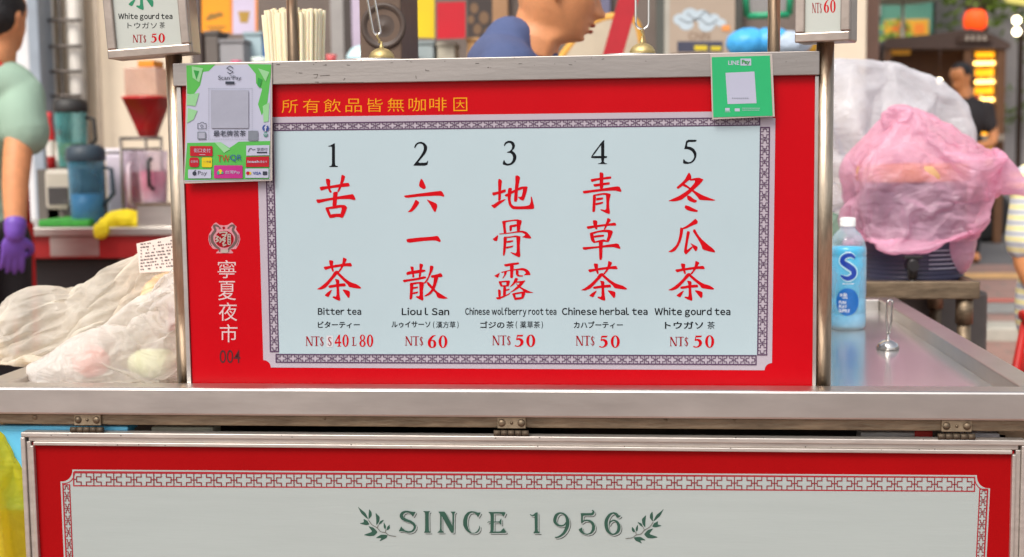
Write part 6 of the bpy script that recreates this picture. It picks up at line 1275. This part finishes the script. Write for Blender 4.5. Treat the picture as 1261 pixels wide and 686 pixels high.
# worker at the left edge, seen from behind, purple glove
WY = 2.8
hw = onY(-1, 22, WY); wk = thing('person', 'worker seen from behind in a grey green T-shirt, red apron and purple gloves', 'person', (hw.x, WY, 0))
HC = Vector((hw.x, WY+.02, hw.z+.0)); HM = rt(None, 8, 78)
sh = onY(30, 117, WY); el = onY(20, 212, WY-.11); wr = onY(19, 283, WY-.17)
cx = onY(-32, 150, WY).x; sz_ = sh.z
def trunk(m, g=0.0):
    for k in range(14):
        t_ = k/13; z = sz_-.02+(.9-sz_)*t_; rx_ = .135+.02*math.cos(t_*6.2)-.0*t_; m.ell((cx, WY, z), (rx_+g, .105+g+.01*math.sin(t_*5), .09), None, 3)
m = MB(); head_shape(m, HC, HM, 1.02); limb(m, [HC+Vector((0, -.015, -.08)), (hw.x-.02, WY-.01, sz_+.03)], [.058, .066])
trunk(m)
limb(m, [(sh.x, WY, sz_), (el.x, WY-.11, el.z), (wr.x, WY-.17, wr.z)], [.055, .05, .036])
lx_ = 2*cx-sh.x; limb(m, [(lx_, WY, sz_), (lx_-.05, WY+.1, sz_-.28), (lx_+.02, WY+.3, sz_-.42)], [.055, .046, .034])
for sx in (-.09, .09): limb(m, [(cx+sx, WY, .95), (cx+sx, WY+.02, .5), (cx+sx, WY, .09)], [.09, .06, .042]); m.ell((cx+sx, WY+.06, .045), (.045, .125, .045))
finish(fuse(m, .008), 'body', SKIN, wk)
m = MB(); trunk(m, .014); limb(m, [(sh.x-.0, WY, sz_+.0), (hw.x-.02, WY, sz_+.05), (lx_, WY, sz_)], [.072, .088, .072])
e2 = Vector((sh.x, WY, sz_)).lerp(Vector((el.x, WY-.11, el.z)), .5); limb(m, [(sh.x, WY, sz_), tuple(Vector((sh.x, WY, sz_)).lerp(e2, .5)), (e2.x+.012, WY-.04, e2.z)], [.076, .086, .088]); limb(m, [(lx_, WY, sz_), (lx_-.03, WY+.05, sz_-.18)], [.076, .078])
b = fuse(m, .008, 9); crumple(b, .005, 7, 6, (1, 1, .5), None, .15); finish(b, 'tshirt', mat('tshirt_sage', (150, 176, 156), .85, 0, .08, 8, .1, 200), wk)
m = MB()
for sx in (-.09, .09): limb(m, [(cx+sx, WY, .95), (cx+sx, WY+.02, .5), (cx+sx, WY, .11)], [.105, .078, .064])
finish(fuse(m, .012), 'trousers', mat('trousers_black', (34, 32, 34), .85), wk)
m = MB(); X = Matrix.Translation(HC) @ HM; m.ell(X @ Vector((-.016, 0, .042)), (.1, .084, .09), HM); m.ell(X @ Vector((-.045, 0, -.0)), (.072, .08, .085), HM)
b = fuse(m, .007, 3); crumple(b, .006, 40, 2); finish(b, 'hair', HAIR, wk)
m = MB(); limb(m, [(wr.x, WY-.168, wr.z+.025), (wr.x, WY-.175, wr.z-.01)], [.04, .037]); hand(m, (wr.x-.002, WY-.175, wr.z-.015), (-.25, .25, -1), (.5, -.8, 0), 1.12, .35, -1)
finish(fuse(m, .0045, 3), 'glove', mat('glove_purple', (112, 74, 172), .45, 0, .08), wk)
m = MB(); nx = hw.x-.02
m.tube([(nx-.085, WY-.1, sz_-.06), (nx-.08, WY-.09, sz_+.05), (nx-.03, WY-.065, sz_+.115), (nx+.03, WY-.065, sz_+.115), (nx+.075, WY-.02, sz_+.08), (nx+.09, WY+.06, sz_+.0)], .014, 8)
m.box((cx-.16, WY-.15, .5), (cx+.125, WY-.142, 1.06), .003); m.box((cx-.16, WY+.127, .45), (cx+.14, WY+.135, sz_-.1), .003); m.box((cx+.142, WY-.05, .5), (cx+.15, WY+.135, 1.0), .002)
m.build('apron', mat('apron_red', (196, 20, 26), .7, 0, .1), wk)

# seated person cut by the right edge, striped shirt, red stool
SY = 2.1
p0 = onY(1262, 236, SY); e0 = onY(1254, 322, SY); cx = onY(1330, 250, SY).x
t = thing('person', 'seated person at the right edge in a pale yellow striped shirt', 'person', (cx, SY, 0))
sz2 = p0.z+.02
m = MB(); HC = Vector((cx, SY, sz2+.27)); HM = rt(None, 10, -150); head_shape(m, HC, HM, 1.0); limb(m, [HC+Vector((0, 0, -.07)), (cx, SY, sz2+.04)], [.058, .066])
m.ell((cx, SY, sz2-.1), (.17, .11, .17)); m.ell((cx, SY, sz2-.36), (.16, .11, .2)); m.ell((cx, SY, .53), (.18, .14, .1))
limb(m, [(p0.x+.03, SY, sz2-.02), (e0.x+.02, SY-.03, e0.z), (e0.x+.10, SY-.16, e0.z-.16)], [.05, .043, .032]); hand(m, (e0.x+.105, SY-.165, e0.z-.17), (.35, -.6, -.6), (0, -.5, .8), 1, .5, 1)
limb(m, [(2*cx-p0.x-.03, SY, sz2-.02), (2*cx-e0.x, SY-.03, e0.z), (2*cx-e0.x-.08, SY-.2, e0.z-.1)], [.05, .043, .032]); hand(m, (2*cx-e0.x-.085, SY-.205, e0.z-.105), (-.3, -.7, -.4), (0, -.4, .8), 1, .5, -1)
for sx in (-.09, .09): limb(m, [(cx+sx, SY, .54), (cx+sx, SY-.4, .55), (cx+sx, SY-.42, .1)], [.085, .06, .042]); m.ell((cx+sx, SY-.48, .045), (.045, .12, .045))
finish(fuse(m, .009), 'body', SKIN2, t)
m = MB(); m.ell((cx, SY, sz2-.1), (.186, .124, .175)); m.ell((cx, SY, sz2-.36), (.178, .126, .22)); limb(m, [(cx-.15, SY, sz2), (cx, SY, sz2+.04), (cx+.15, SY, sz2)], [.06, .08, .06])
limb(m, [(p0.x+.03, SY, sz2-.02), (p0.x+.018, SY-.015, sz2-.17)], [.066, .072]); limb(m, [(2*cx-p0.x-.03, SY, sz2-.02), (2*cx-p0.x, SY-.015, sz2-.17)], [.066, .072])
b = fuse(m, .008, 5); crumple(b, .005, 9, 6, (1, 1, .6))
ms = mat('shirt_striped', (238, 226, 150), .85, 0, 0); n_ = ms.node_tree.nodes; l_ = ms.node_tree.links
tc = n_.new('ShaderNodeTexCoord'); wv = n_.new('ShaderNodeTexWave'); wv.bands_direction = 'Z'; wv.inputs['Scale'].default_value = 10; wv.inputs['Distortion'].default_value = .4; l_.new(tc.outputs['Object'], wv.inputs['Vector'])
cr = n_.new('ShaderNodeValToRGB'); cr.color_ramp.elements[0].color = lin((240, 230, 170)); cr.color_ramp.elements[0].position = .35; cr.color_ramp.elements[1].color = lin((226, 226, 220)); cr.color_ramp.elements[1].position = .5
e_ = cr.color_ramp.elements.new(.85); e_.color = lin((186, 190, 196)); l_.new(wv.outputs['Fac'], cr.inputs[0]); l_.new(cr.outputs[0], n_['Principled BSDF'].inputs['Base Color'])
finish(b, 'shirt', ms, t)
m = MB(); m.ell((cx, SY, .54), (.2, .16, .11))
for sx in (-.09, .09): limb(m, [(cx+sx, SY, .55), (cx+sx, SY-.4, .55), (cx+sx, SY-.42, .12)], [.1, .078, .066])
finish(fuse(m, .012), 'trousers', mat('trousers_red', (196, 34, 28), .8, 0, .1), t)
m = MB(); X = Matrix.Translation(HC) @ HM; m.ell(X @ Vector((-.016, 0, .042)), (.1, .084, .09), HM); m.ell(X @ Vector((-.045, 0, -.0)), (.072, .08, .085), HM); finish(fuse(m, .01, 3), 'hair', HAIR, t)
sr = mat('stool_red', (206, 32, 22), .4, 0, .1)
st = thing('plastic_stool', 'red plastic stool under the seated person at the right edge', 'stool', (cx, SY, 0))
MB().box((cx-.2, SY-.16, .39), (cx+.2, SY+.16, .43), .012).build('seat', sr, st)
lgx = onY(1254, 448, SY-.15)
for sx in (-1, 1):
    for sy in (-1, 1): MB().tube([(cx+sx*.15, SY+sy*.13, .391), (cx+sx*.22, SY+sy*.17, .0)], [.022, .018], 10).build('leg', sr, st)
rl = onY(1260, 410, SY-.3); r2 = onY(1252, 450, SY-.3)
t2 = thing('folding_stool', 'red tubular folding stool at the right edge beyond the tray', 'stool', (rl.x+.15, SY-.3, 0)); d_ = (r2-rl); f0 = rl+d_*(rl.z/-d_.z); up_ = rl-d_*.35
MB().tube([up_, f0], .012, 10).build('leg', sr, t2); MB().tube([up_+Vector((.02, .02, 0)), f0+Vector((.4, .02, 0))], .012, 10).build('leg', sr, t2); MB().box((up_.x-.015, SY-.33, up_.z+.0), (up_.x+.36, SY-.27, up_.z+.03), .01).build('seat', sr, t2)

# ------------------------------------------------------------------ far side: food cart, vendor, car, trees, buildings
CYF = 10.8
warm = mat('lamp_warm', (255, 214, 130), .5, emit=(255, 206, 110), estr=5.0, var=0)
wood = mat('cart_wood', (110, 74, 46), .6, 0, .2, 6); woodd = mat('cart_wood_dark', (70, 48, 36), .6, 0, .2, 6)
glowp = mat('cart_yellow_glow', (244, 178, 40), .6, emit=(255, 170, 30), estr=1.5, var=.1)  # no lamp: emission added so the panel looks lit by the shelf lamps
P_ = lambda x, y, Y=CYF: onY(x, y, Y)
g0 = gz(CYF)
fc = thing('night_market_cart', 'wooden night market food cart with a dark gabled roof and lit shelves at right', 'food cart', (P_(1170, 180).x, CYF, g0))
rf = [P_(1088, 54), P_(1094, 47), P_(1150, 42), P_(1196, 35), P_(1222, 42), P_(1245, 54), P_(1244, 60), P_(1090, 60)]
MB().prism(rf, (0, 1.6, 0)).build('roof', mat('roof_brown', (84, 66, 58), .7, 0, .2, 5), fc)
sgn = MB().prism([P_(1180, 43, CYF-.03), P_(1220, 43, CYF-.03), P_(1222, 52, CYF-.03), P_(1178, 52, CYF-.03)], (0, .028, 0)).build('name_board', woodd, fc)
a = Art((0, CYF-.03, 0), (0, 1, 0), .003, .001)
for x in (1191, 1198, 1205.5, 1212.5): a.line([(x-2, 45), (x+2, 45.3)], 1.1); a.line([(x, 44), (x, 50)], 1.1); a.line([(x-2.4, 48.5), (x+2.4, 48)], 1)
a.build('lettering', mat('ink_ivory', (226, 214, 196), .5), sgn)
def pbox(x0, y0, x1, y1, Y, d, bev=.01):
    a = P_(x0, y1, Y); b = P_(x1, y0, Y); return MB().box((a.x, Y, a.z), (b.x, Y+d, b.z), bev)
for x0, x1 in ((1090, 1098), (1188, 1198), (1229, 1240)):
    a = P_(x0, 60); b = P_(x1, 60); MB().box((a.x, CYF+.02, g0), (b.x, CYF+.14, a.z-.002), .01).build('post', wood, fc)
a = P_(1090, 60); b = P_(1240, 60)
MB().box((a.x, CYF+1.4, g0+.3), (b.x, CYF+1.46, a.z-.01), .005).build('back_panel', woodd, fc)
pbox(1098, 60, 1188, 128, CYF+.5, .9).build('dark_box', mat('cart_box', (104, 76, 60), .7, 0, .2), fc)
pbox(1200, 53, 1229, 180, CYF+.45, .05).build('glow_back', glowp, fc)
for y in (78, 101, 123, 147):
    sh_ = pbox(1199.5, y+3, 1228.5, y+5, CYF+.08, .36, .004).build('shelf', wood, fc)
    pbox(1200, y-2.4, 1228, y+1.8, CYF+.1, .03, .003).build('lamp', warm, sh_)
pbox(1120, 53, 1187, 57.5, CYF+.06, .03, .003).build('lamp', mat('lamp_amber', (255, 190, 80), .5, emit=(255, 176, 60), estr=1.8, var=0), fc)
pbox(1201, 53.5, 1211, 57, CYF+.06, .03, .003).build('lamp', warm, fc)
pbox(1092, 59, 1122, 68, CYF+.04, .03).build('yellow_banner', mat('banner_yellow', (226, 160, 40), .6), fc)
pbox(1088, 166, 1238, 176, CYF-.12, 1.4).build('counter', mat('cart_counter', (150, 138, 124), .5, 0, .15), fc)
pbox(1092, 177, 1206, 330, CYF-.02, 1.2).build('base', wood, fc)
for x in (1216, 1110):
    c = P_(x, 240, CYF+.0); wl = MB(); 
    MB().lathe([(.06, -.05), (.2, -.05), (.25, -.03), (.25, .03), (.2, .05), (.06, .05)], (c.x, CYF+.1, g0+.26), 28, M=rot('X', 90)).build('wheel', mat('tyre_black', (34, 32, 32), .7), fc)
random.seed(2)
for r_, y in enumerate((103-.0, 125.5, 149.5)):
    for k in range(6):
        x = 1202.5+k*4.6; p = P_(x, y-22+25, CYF+.2); zt = P_(x, y-20+22.6, CYF+.2).z
        col = random.choice(((226, 120, 50), (240, 190, 90), (200, 70, 40), (236, 226, 190)))
        zt = P_(x, y-22.4+25, CYF+.2).z
        tag(MB().lathe([(0, 0), (.018, 0), (.024, .02), (.022, .06), (.012, .075), (0, .078)], (p.x, CYF+.2, P_(x, (81, 104, 126)[r_], CYF+.2).z+.002), 14).build('snack_jar', mat('jar_c%d%d%d' % col, col, .4, 0, .1), None), 'small jar on the lit shelves of the far food cart', 'jar', 'jars on the lit shelves of the far cart')
t = pbox(1209, 166+12, 1223, 204, CYF-.2, .03).build('yellow_banner', mat('flag_yellow', (244, 196, 30), .6, 0, .2), None); tag(t, 'small yellow banner hanging below the far food cart counter', 'banner')
# lantern on the roof
c = P_(1201, 24, CYF+.1); k = 1/ppm(CYF)
t = thing('lantern', 'glowing orange red lantern on the roof of the far food cart', 'lantern', c)
MB().lathe([(8*k, -12.5*k), (13*k, -9*k), (13.5*k, 2*k), (11*k, 9*k), (6*k, 11.5*k)], c, 24).build('shade', mat('lantern_orange', (240, 90, 30), .6, emit=(255, 70, 14), estr=.9, var=.2), t)
for z in (-12.6, 11.4): MB().lathe([(0, z*k), (7*k, z*k), (7*k, (z+1.4)*k), (0, (z+1.4)*k)], c, 20).build('cap', woodd, t)
# vendor
VY = 9.6
h0 = onY(1184, 96, VY); g1 = gz(VY)
vd = thing('person', 'vendor in a black top with a pale strap before the far cart', 'person', (h0.x, VY, g1))
H_ = h0.z-g1; HC = h0; HM = rt(None, 22, 215); sz3 = h0.z-.25; cx = h0.x+.03
m = MB(); head_shape(m, HC, HM, 1.0); limb(m, [HC+Vector((.01, 0, -.07)), (cx, VY, sz3+.04)], [.056, .062])
m.ell((cx, VY, sz3-.1), (.17, .12, .17)); m.ell((cx, VY, sz3-.35), (.15, .11, .2)); m.ell((cx, VY, g1+.86), (.16, .12, .14))
for sg in (-1, 1):
    limb(m, [(cx+sg*.18, VY, sz3), (cx+sg*.22, VY-.06, sz3-.28), (cx+sg*.04-.06, VY-.24, sz3-.32)], [.05, .042, .03]); hand(m, (cx+sg*.03-.07, VY-.25, sz3-.32), (-sg*.6, -.6, .1), (0, -.2, 1), 1, .6, sg)
    limb(m, [(cx+sg*.08, VY, g1+.84), (cx+sg*.09, VY, g1+.45), (cx+sg*.09, VY, g1+.08)], [.08, .055, .04]); m.ell((cx+sg*.09, VY-.06, g1+.045), (.045, .12, .045))
finish(fuse(m, .011), 'body', SKIN2, vd)
m = MB(); m.ell((cx, VY, sz3-.1), (.186, .132, .175)); m.ell((cx, VY, sz3-.36), (.168, .126, .24)); limb(m, [(cx-.15, VY, sz3), (cx, VY, sz3+.035), (cx+.15, VY, sz3)], [.058, .076, .058])
for sg in (-1, 1): limb(m, [(cx+sg*.18, VY, sz3), (cx+sg*.2, VY-.03, sz3-.16)], [.066, .062])
finish(fuse(m, .011, 5), 'top', mat('top_black', (44, 40, 42), .85), vd)
m = MB()
for sg in (-1, 1): limb(m, [(cx+sg*.08, VY, g1+.86), (cx+sg*.09, VY, g1+.45), (cx+sg*.09, VY, g1+.1)], [.1, .075, .06])
finish(fuse(m, .014), 'trousers', mat('trousers_black', (34, 32, 34)), vd)
m = MB(); X = Matrix.Translation(HC) @ HM; m.ell(X @ Vector((-.016, 0, .042)), (.1, .084, .09), HM); m.ell(X @ Vector((-.045, 0, -.02)), (.072, .08, .1), HM); finish(fuse(m, .011, 3), 'hair', HAIR, vd)
MB().tube([(cx-.09, VY-.1, sz3+.06), (cx-.02, VY-.135, sz3-.08), (cx+.06, VY-.14, sz3-.25)], .018, 8).build('strap', mat('strap_pale', (206, 176, 150), .7), vd)
# car coming up the street
YC = 22.0; gc = gz(YC)+.08
kx = lambda x: onY(x, 160, YC).x
cx0 = kx(1236); cw = 1.72
car = thing('parked_car', 'silver car with lit headlights facing the stall at the right edge', 'car', (cx0+cw/2, YC, gc))
def prof_box(sec, name, mt, x0, x1, bev=.05):
    m = MB(); m.prism([(x0, YC+y, gc+z) for y, z in sec], (x1-x0, 0, 0)); bmesh.ops.recalc_face_normals(m.bm, faces=m.bm.faces[:]); bmesh.ops.bevel(m.bm, geom=m.bm.edges[:], offset=bev, segments=3, affect='EDGES'); 
    return m.build(name, mt, car)
SIL = mat('car_silver', (176, 182, 188), .25, .4, .04, coat=.6)
prof_box([(0, .3), (0, .72), (.12, .82), (1.05, .98), (3.9, 1.02), (4.1, .9), (4.15, .3)], 'body', SIL, cx0, cx0+cw)
prof_box([(.95, .97), (1.65, 1.42), (2.9, 1.46), (3.8, 1.02)], 'cabin', mat('car_glass', (70, 92, 104), .08, 0, .05), cx0+.1, cx0+cw-.1, .04)
prof_box([(1.62, 1.425), (2.9, 1.465), (3.0, 1.5), (1.7, 1.49)], 'roof', SIL, cx0+.16, cx0+cw-.16, .015)
MB().box((cx0+.03, YC-.04, gc+.26), (cx0+cw-.03, YC+.02, gc+.5), .02).build('bumper', mat('bumper_dark', (40, 38, 40), .5), car)
MB().box((cx0+.5, YC-.02, gc+.56), (cx0+cw-.5, YC+.01, gc+.7), .01).build('grille', mat('grille_black', (26, 26, 28), .4), car)
hl = mat('headlight', (255, 244, 220), .3, emit=(255, 226, 176), estr=6, var=0)
for x in (cx0+.08, cx0+cw-.42): MB().box((x, YC-.03, gc+.62), (x+.34, YC+.02, gc+.78), .02).build('headlight', hl, car)
for x in (cx0+.04, cx0+cw-.24):
    for y in (.8, 3.3):
        wl = MB().lathe([(.2, -.1), (.31, -.1), (.32, -.08), (.32, .08), (.31, .1), (.2, .1)], (x+.1, YC+y, gc+.32), 26, M=rot('Y', 90)).build('wheel', MATS['tyre_black'], car)
        MB().lathe([(0, -.07), (.19, -.09), (.2, -.06), (.2, .06), (.19, .09), (0, .07)], (x+.1, YC+y, gc+.32), 20, M=rot('Y', 90)).build('rim', CHROME, wl)
MB().box((cx0+.6, YC-.045, gc+.36), (cx0+cw-.6, YC-.041, gc+.47), .001).build('number_plate', WHITE, car)
# street trees
def tree(lab, X, Y, h, rx, rz, zc, seed, c=(90, 120, 46), n=2600):
    random.seed(seed); g_ = gz(Y); t = thing('street_tree', lab, 'tree', (X, Y, g_))
    m = MB(); m.tube(bezpath([(X, Y, g_-.2), (X+.08, Y, g_+h*.3), (X-.05, Y+.05, g_+h*.55), (X+.05, Y, g_+h*.8)], 4), [.2-.012*i for i in range(13)], 10)
    tips = []
    for k in range(9):
        a = k*2.4; z = g_+h*(.42+.04*k); e = Vector((X+math.cos(a)*rx*.7, Y+math.sin(a)*rx*.7, z+rz*.55)); m.tube([(X, Y, z), (X+math.cos(a)*rx*.3, Y+math.sin(a)*rx*.3, z+rz*.2), e], [.07, .045, .015], 6); tips.append(e)
    m.build('trunk', mat('bark', (92, 76, 60), .9, 0, .25, 12), t)
    q = MB(); cl = [(Vector((X+random.gauss(0, rx*.55), Y+random.gauss(0, rx*.55), g_+zc+random.gauss(0, rz*.5))), random.uniform(.25, .55)) for _ in range(46)]+[(e, .4) for e in tips]
    for _ in range(n):
        c_, r_ = random.choice(cl); d = Vector((random.gauss(0, 1), random.gauss(0, 1), random.gauss(0, 1))).normalized()*r_*random.random()**.4
        p = c_+d; s_ = random.uniform(.05, .11); u_ = Vector((random.gauss(0, 1), random.gauss(0, 1), random.gauss(0, .6))).normalized(); v_ = u_.orthogonal().normalized()
        q.poly([p-u_*s_, p+v_*s_*.45, p+u_*s_, p-v_*s_*.45])
    q.build('crown', mat('leaf_%d' % c[0], c, .6, 0, .35, 3), t, norm=False)
a = onY(1225, 40, 17.5)
tree('leafy green street tree behind the far food cart', a.x-.28, 17.5, 5.6, 1.45, 1.6, a.z-gz(17.5)+.7, 5, (112, 134, 44))
a = onY(1290, 20, 26); tree('tall green street tree behind the silver car', a.x+.4, 27, 7, 2.2, 2.2, 4.6, 9, (96, 124, 50))
a = onY(1320, 20, 15); tree('leafy tree beyond the right edge by the road', a.x+.2, 14.5, 5, 1.2, 1.4, 3.2, 13, (100, 120, 44), 1400)
# street lamps glowing
lmp = mat('lamp_white', (255, 246, 220), .4, emit=(255, 240, 200), estr=9, var=0)
for py, lab in ((25, 'upper glowing round street lamp at the right edge'), (39, 'lower glowing round street lamp at the right edge')):
    c = onY(1252, py, 16); t = thing('street_lamp', lab, 'lamp', (c.x, 16, gz(16)))
    MB().ell(c, (.05, .05, .05), None, 2).build('bulb', lmp, t); MB().tube([(c.x+(.07 if py < 30 else .1), 16.1, gz(16)), (c.x+(.07 if py < 30 else .1), 16.1, c.z+.03), (c.x, 16.02, c.z+.075)], .02, 8).build('pole', woodd, t)
c = onY(1157, 100, CYF-.3); t = thing('bare_bulb', 'glowing bare bulb hanging left of the vendor', 'bulb', c); MB().ell(c, (.022, .022, .026), None, 2).build('glass', lmp, t); MB().tube([c+Vector((0, 0, .024)), c+Vector((0, 0, .34))], .005, 6).build('cord', woodd, t)
# far buildings
gb = house('green_building', 'teal green building with a yellow signboard far behind the right post', onY(1040, 0, 17).x, onY(1149, 0, 17).x, 17, 24, 9, mat('wall_teal', (84, 138, 122), .8, 0, .15, 2))
a = onY(1089, 25, 16.9); b = onY(1143, 47, 16.9)
sg = MB().box((a.x, 16.85, b.z), (b.x, 16.95, a.z), .01).build('signboard', mat('signboard_yellow', (214, 160, 44), .6, 0, .15, 4), gb)
MB().box((a.x+.1, 16.845, b.z+.06), (a.x+.32, 16.849, a.z-.06)).build('orange_patch', mat('patch_orange', (214, 110, 40), .6), sg); MB().box((b.x-.2, 16.845, b.z+.06), (b.x-.06, 16.849, a.z-.06)).build('orange_patch', mat('patch_orange2', (232, 130, 40), .6), sg)
winrow(gb, onY(1045, 0, 17).x, onY(1090, 0, 17).x, 17, onY(1060, 20, 17).z, onY(1060, -60, 17).z, 1, FRW, GL)
ub = onY(1112, 2, 14.5); t = thing('parasol', 'grey beige parasol in front of the teal building', 'parasol', (ub.x, 14.5, gz(14.5)))
MB().lathe([(.32, ub.z-.02), (.3, ub.z), (.02, ub.z-.26+.0), (0, ub.z-.28)][::-1] if False else [(0, .2), (.2, .14), (.4, .02), (.38, .0), (.2, .11), (0, .17)], (ub.x, 14.5, ub.z), 20).build('canopy', mat('parasol_beige', (176, 164, 140), .7), t); MB().tube([(ub.x, 14.5, gz(14.5)), (ub.x, 14.5, ub.z+.18)], .02, 8).build('pole', mat('parasol_pole', (206, 200, 190), .5), t)
def ex1(t): winrow(t, onY(1152, 0, 19).x, onY(1152, 0, 19).x+2.2, 19, gz(19)+2.9, gz(19)+4.2, 2, FRW, GL)
house('grey_building', 'pale grey building between the teal building and the tree', onY(1152, 0, 19).x, onY(1152, 0, 19).x+3.6, 19, 25, 9, mat('wall_pale_grey', (190, 180, 178), .8, 0, .1, 2), extra=ex1)
def ex2(t):
    for z in (3.0, 6.0, 9.0): winrow(t, 2, 26, 44, gz(44)+z, gz(44)+z+1.6, 9, FRW, GL)
house('far_apartment_block', 'far brown apartment block closing the end of the street', 0, 28, 44, 54, 16, mat('wall_far_brown', (146, 128, 104), .8, 0, .15, 1), extra=ex2)
c = onY(1040, 38, 7.2); t = thing('grey_column', 'grey brown column of the arcade behind the right post', 'column', (c.x+.05, 7.2, gz(7.2)))
a = onY(1052, 0, 7.2); b = onY(1084, 0, 7.2); MB().box((a.x, 7.2, gz(7.2)-.1), (b.x, 7.6, 5), .015).build('shaft', mat('column_brown', (140, 112, 98), .8, 0, .15, 4), t); MB().box((a.x-.03, 7.17, gz(7.2)-.1), (b.x+.03, 7.63, gz(7.2)+.3), .01).build('plinth', mat('plinth_grey', (120, 108, 98), .8), t)
c = onY(1250, 4, 13); t = thing('awning', 'pale yellow awning edge at the upper right corner', 'awning', c)
MB().prism([onY(*p, 13) for p in ((1228, -14), (1300, -40), (1310, 14), (1240, 3))], (0, .06, 0)).build('canvas', mat('awning_yellow', (232, 222, 120), .6, 0, .1), t); MB().tube([onY(1306, 10, 13.1), Vector((onY(1306, 10, 13.1).x, 13.1, gz(13)))], .03, 8).build('pole', woodd, t)
# green light dot by the right post
c = onY(1031, 65, 6.4); t = thing('indicator_lamp', 'tiny green indicator lamp beside the right post', 'lamp', c); MB().ell(c, (.016, .016, .016), None, 2).build('bulb', mat('lamp_green', (40, 230, 120), .4, emit=(30, 230, 110), estr=1.2, var=0), t); MB().box((c.x-.012, 6.415, c.z-.03), (c.x+.012, 7.19, c.z+.03), .003).build('holder', woodd, t)
